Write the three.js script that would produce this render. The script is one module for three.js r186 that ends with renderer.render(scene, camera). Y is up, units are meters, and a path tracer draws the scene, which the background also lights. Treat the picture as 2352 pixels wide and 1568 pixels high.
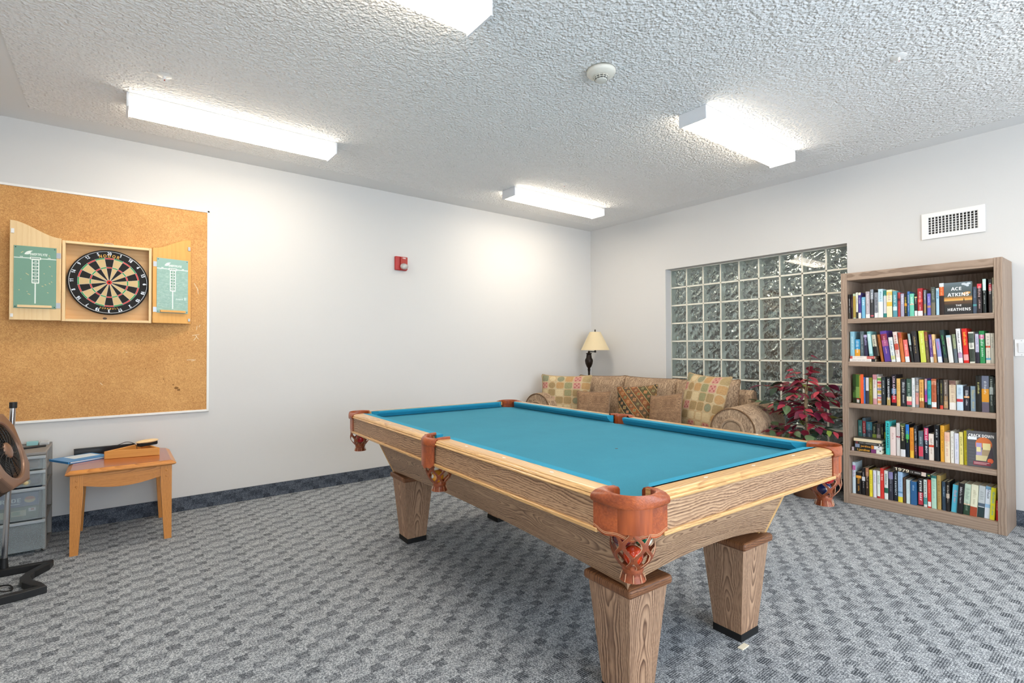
import * as THREE from 'three';
import { RoundedBoxGeometry } from 'three/addons/geometries/RoundedBoxGeometry.js';
import { mergeGeometries, toCreasedNormals } from 'three/addons/utils/BufferGeometryUtils.js';
import { RectAreaLightUniformsLib } from 'three/addons/lights/RectAreaLightUniformsLib.js';
import { TextGeometry } from 'three/addons/geometries/TextGeometry.js';
import { FontLoader } from 'three/addons/loaders/FontLoader.js';

// ---------------------------------------------------------------- camera, sky, exposure
const scene = new THREE.Scene();
const V = (x, y, z) => new THREE.Vector3(x, y, z);
const camera = new THREE.PerspectiveCamera(67.43, 2352 / 1568, 0.05, 60);
{
  camera.position.set(-4.861, 1.2128, 4.6038);
  const yaw = 0.6589, pitch = 0.0147, roll = -0.004;
  const f = V(Math.sin(yaw) * Math.cos(pitch), Math.sin(pitch), -Math.cos(yaw) * Math.cos(pitch));
  const r0 = V(Math.cos(yaw), 0, Math.sin(yaw)), u0 = new THREE.Vector3().crossVectors(r0, f);
  const r = r0.clone().multiplyScalar(Math.cos(roll)).addScaledVector(u0, Math.sin(roll));
  const u = u0.clone().multiplyScalar(Math.cos(roll)).addScaledVector(r0, -Math.sin(roll));
  camera.quaternion.setFromRotationMatrix(new THREE.Matrix4().makeBasis(r, u, f.clone().negate()));
  camera.updateMatrixWorld();
}
scene.background = new THREE.Color().setRGB(0.78, 0.89, 1.0);   // overcast daylight outside the window behind the camera
scene.backgroundIntensity = 6.6;
const renderer = new THREE.WebGLRenderer({ antialias: true });
renderer.toneMapping = THREE.LinearToneMapping;
renderer.toneMappingExposure = 0.96;
renderer.shadowMap.enabled = true;
RectAreaLightUniformsLib.init();
const LAMP = 13, LENS = 12.5, WARM = [1, 0.88, 0.72];          // ceiling fixtures: area light, glowing lens, colour
const H = 2.731, WL = -5.55, WB = 6.3;                         // ceiling height, side wall x, rear wall z

// ---------------------------------------------------------------- helpers
let seed = 7;
const rnd = () => { seed = (seed * 1664525 + 1013904223) % 4294967296; return seed / 4294967296; };
const rr = (a, b) => a + (b - a) * rnd();
const hash = (x, y) => { let h = (Math.imul(x, 374761393) + Math.imul(y, 668265263)) | 0; h = Math.imul(h ^ (h >>> 13), 1274126177); return ((h ^ (h >>> 16)) >>> 0) / 4294967296; };
function noise(x, y) {
  const xi = Math.floor(x), yi = Math.floor(y), fx = x - xi, fy = y - yi;
  const sx = fx * fx * (3 - 2 * fx), sy = fy * fy * (3 - 2 * fy);
  const a = hash(xi, yi), b = hash(xi + 1, yi), c = hash(xi, yi + 1), d = hash(xi + 1, yi + 1);
  return a + (b - a) * sx + (c - a + (a - b - c + d) * sx) * sy;
}
const fbm = (x, y) => 0.55 * noise(x, y) + 0.28 * noise(x * 2.1 + 7, y * 2.1 + 3) + 0.17 * noise(x * 4.3 + 1, y * 4.3 + 9);
const clamp = (v, a = 0, b = 1) => Math.min(b, Math.max(a, v));
const mix = (a, b, t) => a + (b - a) * t;
const hex3 = (h) => { h = h.replace('#', ''); return [0, 2, 4].map((i) => parseInt(h.slice(i, i + 2), 16)); };

const taken = {};
function numbered(name) { const n = taken[name] = (taken[name] ?? -1) + 1; return n ? `${name}_${String(n).padStart(3, '0')}` : name; }
const uvDone = (g) => { if (!g.attributes.uv) g.setAttribute('uv', new THREE.BufferAttribute(new Float32Array(g.attributes.position.count * 2), 2)); return g; };
const flat = (g) => { const n = g.index ? g.toNonIndexed() : g; uvDone(n); for (const k of Object.keys(n.attributes)) if (!['position', 'normal', 'uv'].includes(k)) n.deleteAttribute(k); n.morphAttributes = {}; return n; };
const join = (list) => { list = [list].flat(3); return list.length === 1 ? list[0] : mergeGeometries(list.map(flat), false); };
function mesh(name, geo, mat, parent, label) {
  const m = new THREE.Mesh(join(geo), mat); m.castShadow = m.receiveShadow = true;
  if (parent) { m.name = name; parent.add(m); } else { m.name = numbered(name); scene.add(m); }
  if (label) m.userData.label = label;
  return m;
}
function tag(o, label, category, group, kind) { Object.assign(o.userData, { label, category }); if (group) o.userData.group = group; if (kind) o.userData.kind = kind; return o; }
function thing(name, label, category, pos = [0, 0, 0], turn = 0, group) {
  const g = new THREE.Group(); g.name = numbered(name); g.position.set(...pos); g.rotation.y = turn; scene.add(g);
  return tag(g, label, category, group);
}
function struct(name, geo, mat, label) { const m = mesh(name, geo, mat); m.userData.kind = 'structure'; if (label) m.userData.label = label; return m; }
function copyOf(o, pos, label) { const c = o.clone(); c.name = numbered(o.name.replace(/_\d{3}$/, '')); c.userData = { ...o.userData, label: label ?? o.userData.label }; scene.add(c); c.position.set(...pos); return c; }

// uv in metres, projected along the dominant axis of each face; u runs along the grain axis
function metreUV(g, grain = 'x', ou = 0, ov = 0) {
  g = g.index ? g.toNonIndexed() : g;
  const p = g.attributes.position, n = g.attributes.normal, uv = new Float32Array(p.count * 2), ax = { x: 0, y: 1, z: 2 }[grain];
  for (let t = 0; t < p.count; t += 3) {
    const nn = [0, 1, 2].map((k) => Math.abs(n.getComponent(t, k) + n.getComponent(t + 1, k) + n.getComponent(t + 2, k)));
    const d = nn.indexOf(Math.max(...nn)); let a, b;
    if (d === ax) { a = (ax + 1) % 3; b = (ax + 2) % 3; } else { a = ax; b = 3 - ax - d; }
    for (let i = t; i < t + 3; i++) { uv[2 * i] = p.getComponent(i, a) + ou; uv[2 * i + 1] = p.getComponent(i, b) + ov; }
  }
  g.setAttribute('uv', new THREE.BufferAttribute(uv, 2)); return g;
}
function box(w, h, d, x = 0, y = 0, z = 0, r = 0, grain = 'x') {
  const rad = Math.min(r, w / 2.01, h / 2.01, d / 2.01);
  const g = rad > 0 ? new RoundedBoxGeometry(w, h, d, 2, rad) : new THREE.BoxGeometry(w, h, d);
  const m = metreUV(g, grain, rr(0, 3), rr(0, 3)); m.translate(x, y, z); return m;
}
const bb = (x0, x1, y0, y1, z0, z1, r = 0, grain = 'x') => box(x1 - x0, y1 - y0, z1 - z0, (x0 + x1) / 2, (y0 + y1) / 2, (z0 + z1) / 2, r, grain);
const cyl = (r0, r1, h, x = 0, y = 0, z = 0, n = 20) => { const g = new THREE.CylinderGeometry(r1, r0, h, n); g.translate(x, y + h / 2, z); return g; };
const lathe = (pts, n = 28) => new THREE.LatheGeometry(pts.map(([r, y]) => new THREE.Vector2(r, y)), n);
const tube = (pts, r, n = 24, k = 8, closed = false) => new THREE.TubeGeometry(new THREE.CatmullRomCurve3(pts.map((p) => V(...p)), closed), n, r, k, closed);
function between(g, a, b) { const d = V(b[0] - a[0], b[1] - a[1], b[2] - a[2]); g.applyQuaternion(new THREE.Quaternion().setFromUnitVectors(V(0, 1, 0), d.clone().normalize())); g.translate(...a); return g; }
const rod = (a, b, r, n = 12) => between(cyl(r, r, Math.hypot(b[0] - a[0], b[1] - a[1], b[2] - a[2]), 0, 0, 0, n), a, b);
function shapeOf(pts, holes = []) { const s = new THREE.Shape(pts.map(([x, y]) => new THREE.Vector2(x, y))); for (const h of holes) s.holes.push(new THREE.Path(h.map(([x, y]) => new THREE.Vector2(x, y)))); return s; }
const extrude = (s, depth, bevel = 0, seg = 1, curve = 12) => new THREE.ExtrudeGeometry(s, { depth, bevelEnabled: bevel > 0, bevelSize: bevel, bevelThickness: bevel, bevelSegments: seg, curveSegments: curve });
const circle = (r, cx = 0, cy = 0, n = 40) => Array.from({ length: n }, (_, i) => [cx + r * Math.cos(2 * Math.PI * i / n), cy + r * Math.sin(2 * Math.PI * i / n)]);
// grid(nu, nv, fn) -> smooth surface through fn(u, v) with u, v in 0..1
function grid(nu, nv, fn, uvfn) {
  const P = [], T = [], I = [];
  for (let j = 0; j <= nv; j++) for (let i = 0; i <= nu; i++) { const u = i / nu, v = j / nv; P.push(...fn(u, v)); T.push(...(uvfn ? uvfn(u, v) : [u, v])); }
  for (let j = 0; j < nv; j++) for (let i = 0; i < nu; i++) { const a = j * (nu + 1) + i, b = a + 1, c = a + nu + 1, d = c + 1; I.push(a, b, d, a, d, c); }
  const g = new THREE.BufferGeometry(); g.setAttribute('position', new THREE.Float32BufferAttribute(P, 3)); g.setAttribute('uv', new THREE.Float32BufferAttribute(T, 2)); g.setIndex(I); g.computeVertexNormals(); return g;
}
// a straight prism along z of a closed 2-D profile
function prism(pts, z0, z1, skew0, skew1) {
  const P = [], n = pts.length, I = [], at = (k, e) => [pts[k][0], pts[k][1], e ? z1 + (skew1 ? skew1(pts[k]) : 0) : z0 + (skew0 ? skew0(pts[k]) : 0)];
  const tri = (a, b, c) => P.push(...a, ...b, ...c);
  for (let k = 0; k < n; k++) { const q = (k + 1) % n; tri(at(k, 0), at(q, 0), at(q, 1)); tri(at(k, 0), at(q, 1), at(k, 1)); }
  const faces = THREE.ShapeUtils.triangulateShape(pts.map(([x, y]) => new THREE.Vector2(x, y)), []);
  for (const [a, b, c] of faces) { tri(at(c, 0), at(b, 0), at(a, 0)); tri(at(a, 1), at(b, 1), at(c, 1)); }
  const g = new THREE.BufferGeometry(); g.setAttribute('position', new THREE.Float32BufferAttribute(P, 3)); g.computeVertexNormals(); return g;
}
const ccw = (pts) => (THREE.ShapeUtils.area(pts.map(([x, y]) => new THREE.Vector2(x, y))) < 0 ? pts.slice().reverse() : pts);

// ---------------------------------------------------------------- textures
function dataTex(w, h, fn, sx, sy, srgb = true, wrap = THREE.MirroredRepeatWrapping) {   // sx, sy: metres covered
  const d = new Uint8Array(w * h * 4);
  for (let y = 0, i = 0; y < h; y++) for (let x = 0; x < w; x++, i += 4) { const c = fn(x / w * sx, y / h * sy, x, y); d[i] = clamp(c[0], 0, 255); d[i + 1] = clamp(c[1], 0, 255); d[i + 2] = clamp(c[2], 0, 255); d[i + 3] = 255; }
  const t = new THREE.DataTexture(d, w, h); t.wrapS = t.wrapT = wrap; t.magFilter = THREE.LinearFilter; t.minFilter = THREE.LinearMipmapLinearFilter; t.generateMipmaps = true;
  if (srgb) t.colorSpace = THREE.SRGBColorSpace; t.repeat.set(1 / sx, 1 / sy); t.needsUpdate = true; return t;
}
function canvasTex(w, h, draw) {
  const c = document.createElement('canvas'); c.width = w; c.height = h; draw(c.getContext('2d'), w, h);
  const t = new THREE.CanvasTexture(c); t.colorSpace = THREE.SRGBColorSpace; t.anisotropy = 8; return t;
}
const lerp3 = (a, b, t) => [mix(a[0], b[0], t), mix(a[1], b[1], t), mix(a[2], b[2], t)];
// plain-sawn board: growth rings of a slightly bent log cut by the board's face
function wood(light, dark, { w = 1024, h = 512, sx = 2, sy = 1, rings = 170, wave = 0.03, h0 = 0.03, k = 0.8, s = 0, warp = 0.006 }) {
  return dataTex(w, h, (u, v) => {
    const hh = h0 + wave * (fbm(u * 2.2 + s, 3.1 + s) - 0.4) * 2;
    const row = Math.floor(v / 0.25), vv = (v - (row + 0.5) * 0.25) + 0.05 * (fbm(u * 1.1 + s * 3 + row * 9, 8.7) - 0.5);
    const r = Math.sqrt(vv * vv + hh * hh) + warp * (fbm(u * 5 + s + row * 5, v * 13) - 0.5) + 0.003 * (noise(u * 26 + s, v * 60) - 0.5);
    const ph = r * rings * (1 + 0.25 * noise(row * 3.1, 2)), fr = ph - Math.floor(ph);
    const ring = Math.pow(fr, 2.2) * (1 - clamp((fr - 0.9) / 0.1)) * mix(0.6, 1.2, noise(Math.floor(ph) * 1.7, row));
    const pore = Math.pow(noise(u * 55 + s, v * 1100), 3) * 0.55 + 0.25 * noise(u * 12, v * 420);
    return lerp3(light, dark, clamp(k * ring + 0.45 * pore * k + 0.22 * (fbm(u * 1.4, v * 6 + s) - 0.4)));
  }, sx, sy);
}
const std = (o) => new THREE.MeshPhysicalMaterial({ roughness: 0.6, ...o });
const C = (h) => new THREE.Color('#' + h);
const T = {
  apron: wood([206, 170, 134], [84, 54, 36], { wave: 0.1, h0: 0.03, rings: 105, k: 0.95, s: 1, warp: 0.034 }),
  leg: wood([204, 166, 134], [86, 58, 42], { wave: 0.05, h0: 0.02, rings: 125, k: 0.95, s: 5, warp: 0.014 }),
  honey: wood([226, 184, 124], [140, 92, 46], { wave: 0.025, h0: 0.03, rings: 100, k: 0.6, s: 9, warp: 0.016 }),
  grey: wood([172, 150, 132], [104, 84, 70], { wave: 0.02, h0: 0.05, rings: 60, k: 0.55, s: 13 }),
  orange: wood([222, 152, 76], [142, 78, 28], { wave: 0.03, h0: 0.03, rings: 130, k: 0.6, s: 17 }),
  birch: wood([240, 212, 164], [214, 170, 112], { wave: 0.02, h0: 0.06, rings: 40, k: 0.32, s: 21 }),
};
const felt = (a, b) => dataTex(512, 512, (u, v, x, y) => { const n = fbm(u * 900, v * 900) * 0.5 + hash(x, y) * 0.3 + fbm(u * 9, v * 9) * 0.2; return lerp3(a, b, n); }, 0.5, 0.5);
T.felt = felt([28, 110, 134], [52, 144, 168]); T.railFelt = felt([18, 124, 156], [40, 154, 188]);
T.cork = dataTex(1024, 1024, (u, v, x, y) => {
  const n = fbm(u * 260, v * 260), m = fbm(u * 60 + 4, v * 60), l = fbm(u * 6, v * 6), s = hash(x, y);
  let c = lerp3([184, 130, 76], [226, 178, 116], clamp(0.5 + (n - 0.45) * 1.3 + (m - 0.5) * 0.35 + (l - 0.5) * 0.45));
  if (noise(u * 330, v * 330) > 0.9) c = lerp3(c, [130, 84, 44], 0.5);
  return c.map((q) => q + (s - 0.5) * 10);
}, 1.2, 1.2);
const carpetCell = [[3, 0, 0, 0], [1, 0, 2, 2], [0, 2, 0, 1]];
const carpetFn = (dark, light) => (u, v, x, y) => {   // loop pile: speckled ground with ribbed patches, ribs along u
  const cu = 0.05, cv = 0.0425, rib = Math.floor(v / 0.0085) % 60, wob = 0.01 * (hash(rib, 3 + (Math.floor(u / 0.05 + 0.5) % 12)) - 0.5);
  const i = Math.floor((u + wob) / cu) % 4, j = Math.floor(v / cv) % 3, a = carpetCell[(j + 3) % 3][(i + 4) % 4];
  const st = v / 0.0085, f = Math.abs(st - Math.floor(st) - 0.5) * 2, a2 = a > 1 ? 0.42 : 0.62, line = clamp((f - a2) / 0.25);
  const sp = 0.5 * clamp(0.5 + (noise(u * 290, v * 330) - 0.5) * 1.7) + 0.32 * hash(x >> 1, y >> 1) + 0.18 * hash(x + 91, y + 17);
  const depth = [0.3, 0.5, 0.7, 1][a] * line * mix(0.75, 1.1, noise(u * 60, v * 60));
  const t = clamp(0.62 + (sp - 0.5) * 0.95 - [0, 0.02, 0.09, 0.15][a] - depth * 0.56 + 0.1 * (fbm(u * 24, v * 40) - 0.5));
  return lerp3(dark, light, t);
};
T.carpet = dataTex(1024, 1024, carpetFn([50, 56, 63], [220, 224, 228]), 0.6, 0.51, true, THREE.RepeatWrapping);
T.carpetEdge = dataTex(512, 512, carpetFn([30, 36, 46], [120, 128, 140]), 0.6, 0.51, true, THREE.RepeatWrapping);
T.carpetBump = dataTex(512, 512, (u, v, x, y) => { const q = 255 * (0.5 * hash(x, y) + 0.5 * noise(u * 420, v * 420)); return [q, q, q]; }, 0.6, 0.51, false, THREE.RepeatWrapping);
T.popcorn = dataTex(1024, 1024, (u, v) => {
  const a = noise(u * 95, v * 95), b = noise(u * 180 + 40, v * 180 + 9), c = noise(u * 52 + 5, v * 52 + 77);
  const q = 255 * clamp(Math.pow(clamp(0.55 * a + 0.3 * b + 0.3 * c - 0.22), 1.3) * 1.5); return [q, q, q];
}, 1.6, 1.6, false);
const chenille = (base, lo) => dataTex(512, 512, (u, v, x, y) => lerp3(lo, base, clamp(0.5 + (noise(u * 55, v * 260) - 0.5) * 0.75 + (noise(u * 150 + 9, v * 420) - 0.5) * 0.6 + (fbm(u * 9, v * 22) - 0.5) * 0.5 + (hash(x, y) - 0.5) * 0.4)), 0.5, 0.5);
T.sofa = chenille([206, 178, 146], [114, 92, 74]);
T.leather = dataTex(512, 512, (u, v, x, y) => lerp3([116, 48, 18], [196, 100, 48], clamp(fbm(u * 14, v * 14) * 0.8 + (noise(u * 160, v * 160) - 0.5) * 0.35 + 0.1)), 0.4, 0.4);
T.leatherBump = dataTex(256, 256, (u, v) => { const q = 255 * fbm(u * 260, v * 260); return [q, q, q]; }, 0.2, 0.2, false);
T.weave = dataTex(256, 256, (u, v) => { const q = 127 + 60 * Math.sin(u * 2400) * Math.sin(v * 2400) + 60 * (noise(u * 500, v * 500) - 0.5); return [q, q, q]; }, 0.2, 0.2, false);

const M = {
  wall: std({ color: new THREE.Color().setRGB(0.675, 0.67, 0.66), roughness: 0.9 }),
  ceil: std({ color: new THREE.Color().setRGB(0.76, 0.76, 0.755), roughness: 0.95 }),
  popcorn: std({ color: new THREE.Color().setRGB(0.84, 0.84, 0.835), roughness: 0.95, bumpMap: T.popcorn, bumpScale: 0.011 }),
  carpet: std({ map: T.carpet, roughness: 1, bumpMap: T.carpetBump, bumpScale: 0.002 }),
  carpetEdge: std({ map: T.carpetEdge, roughness: 1 }),
  apron: std({ map: T.apron, roughness: 0.42 }), leg: std({ map: T.leg, roughness: 0.45 }), honey: std({ map: T.honey, roughness: 0.3, clearcoat: 0.3, clearcoatRoughness: 0.2 }),
  grey: std({ map: T.grey, roughness: 0.55 }), orange: std({ map: T.orange, roughness: 0.35, clearcoat: 0.3, clearcoatRoughness: 0.2 }),
  redTop: std({ map: T.orange, color: C('d09a86'), roughness: 0.25, clearcoat: 0.6, clearcoatRoughness: 0.15 }),
  birch: std({ map: T.birch, roughness: 0.5 }), birchAmber: std({ map: T.birch, color: C('f2cf94'), roughness: 0.5 }),
  felt: std({ map: T.felt, roughness: 0.95, sheen: 0.3, sheenRoughness: 0.6, sheenColor: C('6ab8cc') }),
  railFelt: std({ map: T.railFelt, roughness: 0.95, sheen: 0.3, sheenRoughness: 0.6, sheenColor: C('6ab8cc') }),
  leather: std({ map: T.leather, roughness: 0.36, bumpMap: T.leatherBump, bumpScale: 0.0006, clearcoat: 0.25, clearcoatRoughness: 0.25 }),
  hide: std({ color: C('d8a884'), roughness: 0.7 }),
  sofa: std({ map: T.sofa, roughness: 0.95, bumpMap: T.weave, bumpScale: 0.0015 }),
  black: std({ color: C('17181a'), roughness: 0.5 }), rubber: std({ color: C('0d0e10'), roughness: 0.8 }),
  bronze: std({ color: C('2a211c'), roughness: 0.35, metalness: 0.6 }), white: std({ color: C('eeeeec'), roughness: 0.45 }),
  steel: std({ color: C('c8c9cc'), roughness: 0.2, metalness: 1 }), dullSteel: std({ color: C('b8bcc2'), roughness: 0.35, metalness: 0.9 }),
  cream: std({ color: C('efe6cf'), roughness: 0.75 }), pearl: std({ color: C('f4f2ea'), roughness: 0.25 }),
};
const at = (m, extra) => Object.assign(m.clone(), extra);
const font = await new FontLoader().loadAsync('fonts/droid/droid_sans_bold.typeface.json');

// ================================================================ ROOM SHELL
struct('floor', bb(WL - 0.2, 0.2, -0.15, 0, -0.2, WB + 0.2), M.carpet, 'grey ribbed loop pile carpet with darker rectangular patches');
{
  const c = struct('ceiling', bb(WL - 0.2, 0.2, H, H + 0.15, -0.2, WB + 0.2), M.ceil, 'white ceiling with a smooth border around sprayed texture');
  mesh('stipple', bb(WL + 0.25, -0.19, H - 0.004, H + 0.01, 0.25, WB - 0.25), M.popcorn, c, 'sprayed popcorn texture');
}
struct('wall_left', bb(WL - 0.2, 0, 0, H, -0.15, 0), M.wall, 'plain white painted wall behind the cork board');
struct('wall_side', bb(WL - 0.15, WL, 0, H, 0, WB), M.wall, 'plain white painted wall beside the fan');
const WZ0 = 1.137, WZ1 = 2.937, WY0 = 0.293, WY1 = 2.093;      // glass-block opening
{
  const g = extrude(shapeOf([[-0.15, 0], [WB + 0.15, 0], [WB + 0.15, H], [-0.15, H]], [[[WZ0, WY0], [WZ0, WY1], [WZ1, WY1], [WZ1, WY0]], [[3.479, 2.06], [3.479, 2.194], [3.771, 2.194], [3.771, 2.06]]]), 0.2);
  g.applyMatrix4(new THREE.Matrix4().makeBasis(V(0, 0, 1), V(0, 1, 0), V(-1, 0, 0))); g.translate(0.2, 0, 0);
  struct('wall_right', g, M.wall, 'white painted wall with the glass block window');
  const b = extrude(shapeOf([[WL - 0.15, 0], [0.15, 0], [0.15, H], [WL - 0.15, H]], [[[-5.2, 0.3], [-0.8, 0.3], [-0.8, 2.4], [-5.2, 2.4]]]), 0.15); b.translate(0, 0, WB);
  struct('wall_rear', b, M.wall, 'white painted wall with a clear window, opposite the cork board');
}
struct('baseboard_left', bb(WL, -0.012, 0, 0.105, 0, 0.012, 0.003), M.carpetEdge, 'dark carpet strip along the foot of the wall');
struct('baseboard_right', bb(-0.012, 0, 0, 0.105, 0.012, WB, 0.003, 'z'), M.carpetEdge, 'dark carpet strip along the foot of the wall');
struct('baseboard_side', bb(WL, WL + 0.012, 0, 0.105, 0.012, WB, 0.003, 'z'), M.carpetEdge, 'dark carpet strip along the foot of the wall');
{ // window behind the viewer
  const w = new THREE.Group(); w.name = 'window_2'; w.userData = { kind: 'structure', label: 'white framed window opposite the cork board wall' }; scene.add(w);
  const bars = [bb(-5.2, -0.8, 0.3, 0.36, WB + 0.03, WB + 0.1), bb(-5.2, -0.8, 2.34, 2.4, WB + 0.03, WB + 0.1)];
  for (const x of [-5.17, -4.07, -3.0, -1.93, -0.83]) bars.push(bb(x - 0.03, x + 0.03, 0.36, 2.34, WB + 0.03, WB + 0.1));
  mesh('window_frame', bars, M.white, w);
  for (const x of [-4.62, -3.535, -2.465, -1.38]) mesh('pane', new THREE.PlaneGeometry(1.04, 1.98).translate(x, 1.35, WB + 0.065), std({ color: 0xffffff, transmission: 1, roughness: 0, thickness: 0 }), w);
}
// ---------------------------------------------------------------- glass block window
{
  const win = new THREE.Group(); win.name = 'window_1'; win.userData = { kind: 'structure', label: 'glass block window of nine by nine wavy blocks' }; scene.add(win);
  const mortar = std({ color: C('fbf7e8'), roughness: 0.8 });
  const g = [], X0 = 0.1, X1 = 0.18, j = 0.006;
  for (let k = 0; k <= 9; k++) {
    const e = k === 0 || k === 9 ? 0.004 : j, z = clamp(WZ0 + k * 0.2, WZ0 + e, WZ1 - e), y = clamp(WY0 + k * 0.2, WY0 + e, WY1 - e);
    g.push(bb(X0 + 0.002, X1, WY0, WY1, z - e, z + e), bb(X0 + 0.002, X1, y - e, y + e, WZ0, WZ1));
  }
  mesh('mortar', g, mortar, win, 'cream mortar joints');
  const glass = std({ color: C('eef4f1'), transmission: 1, roughness: 0.02, ior: 1.5, thickness: 0.02 });
  const rimMat = std({ color: C('eef3ef'), roughness: 0.25, clearcoat: 0.5 });
  const S = 0.187, rim = [];
  for (const s of [-1, 1]) { rim.push(bb(X0 + 0.004, X1 - 0.004, -S / 2, S / 2, s * S / 2 - 0.003, s * S / 2 + 0.003), bb(X0 + 0.004, X1 - 0.004, s * S / 2 - 0.003, s * S / 2 + 0.003, -S / 2, S / 2)); }
  const rimG = join(rim);
  const pane = (v, dir) => {   // slab with a flat outer face and a wavy inner face
    const n = 22, thick = 0.009, w = (a, b) => { const q = v * 17.3; const e = Math.min(1, 6 * Math.min(a, b, 1 - a, 1 - b)); return e * (0.017 * (fbm(a * 4.4 + q, b * 4.4 + q) - 0.5) + 0.0035 * Math.sin(10 * (a + b) + 7 * noise(a * 3 + q, b * 3))); };
    const f = grid(n, n, (a, b) => [0, (b - 0.5) * S, (a - 0.5) * S]), bk = grid(n, n, (a, b) => [dir * (thick + w(a, b)), (b - 0.5) * S, (0.5 - a) * S]);
    return join([f, bk, ...[0, 1].flatMap((e) => [grid(1, 1, (a, b) => [dir * a * thick, (b - 0.5) * S, (e - 0.5) * S]), grid(1, 1, (a, b) => [dir * a * thick, (e - 0.5) * S, (b - 0.5) * S])])]);
  };
  const fr = [0, 1, 2, 3, 4].map((v) => pane(v, 1)), bk = [5, 6, 7, 8, 9].map((v) => pane(v, -1));
  for (let r = 0; r < 9; r++) for (let c = 0; c < 9; c++) {
    const b = new THREE.Mesh(rimG, rimMat); b.name = r + c ? `glass_block_${String(r * 9 + c).padStart(3, '0')}` : 'glass_block'; b.position.set(0, WY0 + 0.1 + r * 0.2, WZ0 + 0.1 + c * 0.2); b.castShadow = b.receiveShadow = true; win.add(b);
    const q = Math.floor(hash(r * 7 + 3, c * 13 + 5) * 5), p = mesh('front_pane', fr[q], glass, b); p.position.x = X0; p.castShadow = false;
    const p2 = mesh('rear_pane', bk[(q + 2 + r) % 5], glass, b); p2.position.x = X1; p2.castShadow = false;
  }
}
// the dim lobby beyond the glass blocks
{
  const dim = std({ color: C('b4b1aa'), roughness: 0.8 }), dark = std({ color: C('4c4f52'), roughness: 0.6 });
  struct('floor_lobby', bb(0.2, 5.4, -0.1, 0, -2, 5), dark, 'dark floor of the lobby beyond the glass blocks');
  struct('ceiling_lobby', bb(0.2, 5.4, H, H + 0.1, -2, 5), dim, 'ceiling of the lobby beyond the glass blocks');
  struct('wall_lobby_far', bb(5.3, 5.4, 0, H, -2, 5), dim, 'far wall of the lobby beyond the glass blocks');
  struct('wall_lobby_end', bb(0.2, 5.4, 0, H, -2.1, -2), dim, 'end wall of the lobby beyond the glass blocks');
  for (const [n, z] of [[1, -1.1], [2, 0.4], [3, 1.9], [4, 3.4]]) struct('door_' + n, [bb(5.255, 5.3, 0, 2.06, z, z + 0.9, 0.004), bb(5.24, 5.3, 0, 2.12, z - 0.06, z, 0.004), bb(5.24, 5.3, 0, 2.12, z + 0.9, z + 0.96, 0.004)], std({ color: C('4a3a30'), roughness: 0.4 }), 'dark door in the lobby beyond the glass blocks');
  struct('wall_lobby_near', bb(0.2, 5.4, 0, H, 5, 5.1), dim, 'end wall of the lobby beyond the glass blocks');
}
// ---------------------------------------------------------------- ceiling light fixtures
function fixture(x0, z0, label, name = 'ceiling_light', w = 1.22, k = 1) {
  const g = thing(name, label, 'ceiling light', [x0, H - 0.004, z0]);
  const d = 0.19, h = 0.085;
  mesh('housing', [bb(-w / 2, w / 2, -0.02, 0.004, -d / 2, d / 2, 0.002)], M.white, g);
  for (const s of [-1, 1]) mesh('end_cap', bb(s * w / 2 - 0.006, s * w / 2 + 0.006, -h, 0, -d / 2 - 0.002, d / 2 + 0.002, 0.003), at(M.white, { color: C('e2e4e8') }), g, 'white metal end cap');
  const prof = ccw([[-d / 2 + 0.003, -0.02], [-d / 2 + 0.003, -h + 0.02], [-d / 2 + 0.012, -h + 0.006], [-d / 2 + 0.022, -h + 0.002], [d / 2 - 0.022, -h + 0.002], [d / 2 - 0.012, -h + 0.006], [d / 2 - 0.003, -h + 0.02], [d / 2 - 0.003, -0.02]]);
  const lens = prism(prof, -w / 2 + 0.007, w / 2 - 0.007); lens.rotateY(Math.PI / 2);
  mesh('lens', lens, new THREE.MeshStandardMaterial({ color: 0xffffff, roughness: 0.5, emissive: new THREE.Color().setRGB(...WARM), emissiveIntensity: LENS * k }), g, 'glowing acrylic lens');
  const l = new THREE.RectAreaLight(new THREE.Color().setRGB(...WARM), LAMP * k, w - 0.04, d - 0.03); l.name = 'tube_light'; l.rotation.x = -Math.PI / 2; l.position.y = -h - 0.004; l.castShadow = true; g.add(l);
}
fixture(-4.205, 0.785, 'rectangular ceiling light above the cork board and side table');
fixture(-1.325, 0.785, 'rectangular ceiling light above the corner floor lamp and sofa');
fixture(-4.205, 2.74, 'rectangular ceiling light above the near left side of the billiard table');
fixture(-1.36, 2.755, 'rectangular ceiling light between smoke detector and vent wall');
fixture(-4.205, 4.74, 'rectangular ceiling light nearest the clear window and side wall');
fixture(-1.36, 4.74, 'rectangular ceiling light near the light switch wall');
fixture(3.6, 1.35, 'ceiling light of the lobby seen through the glass blocks', 'lobby_light', 1.22, 0.4);
fixture(2.2, 3.6, 'ceiling light of the lobby near its end wall', 'lobby_light', 1.22, 0.26);
fixture(2.2, -0.6, 'ceiling light of the lobby far from the bookcase', 'lobby_light', 1.22, 0.26);

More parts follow.
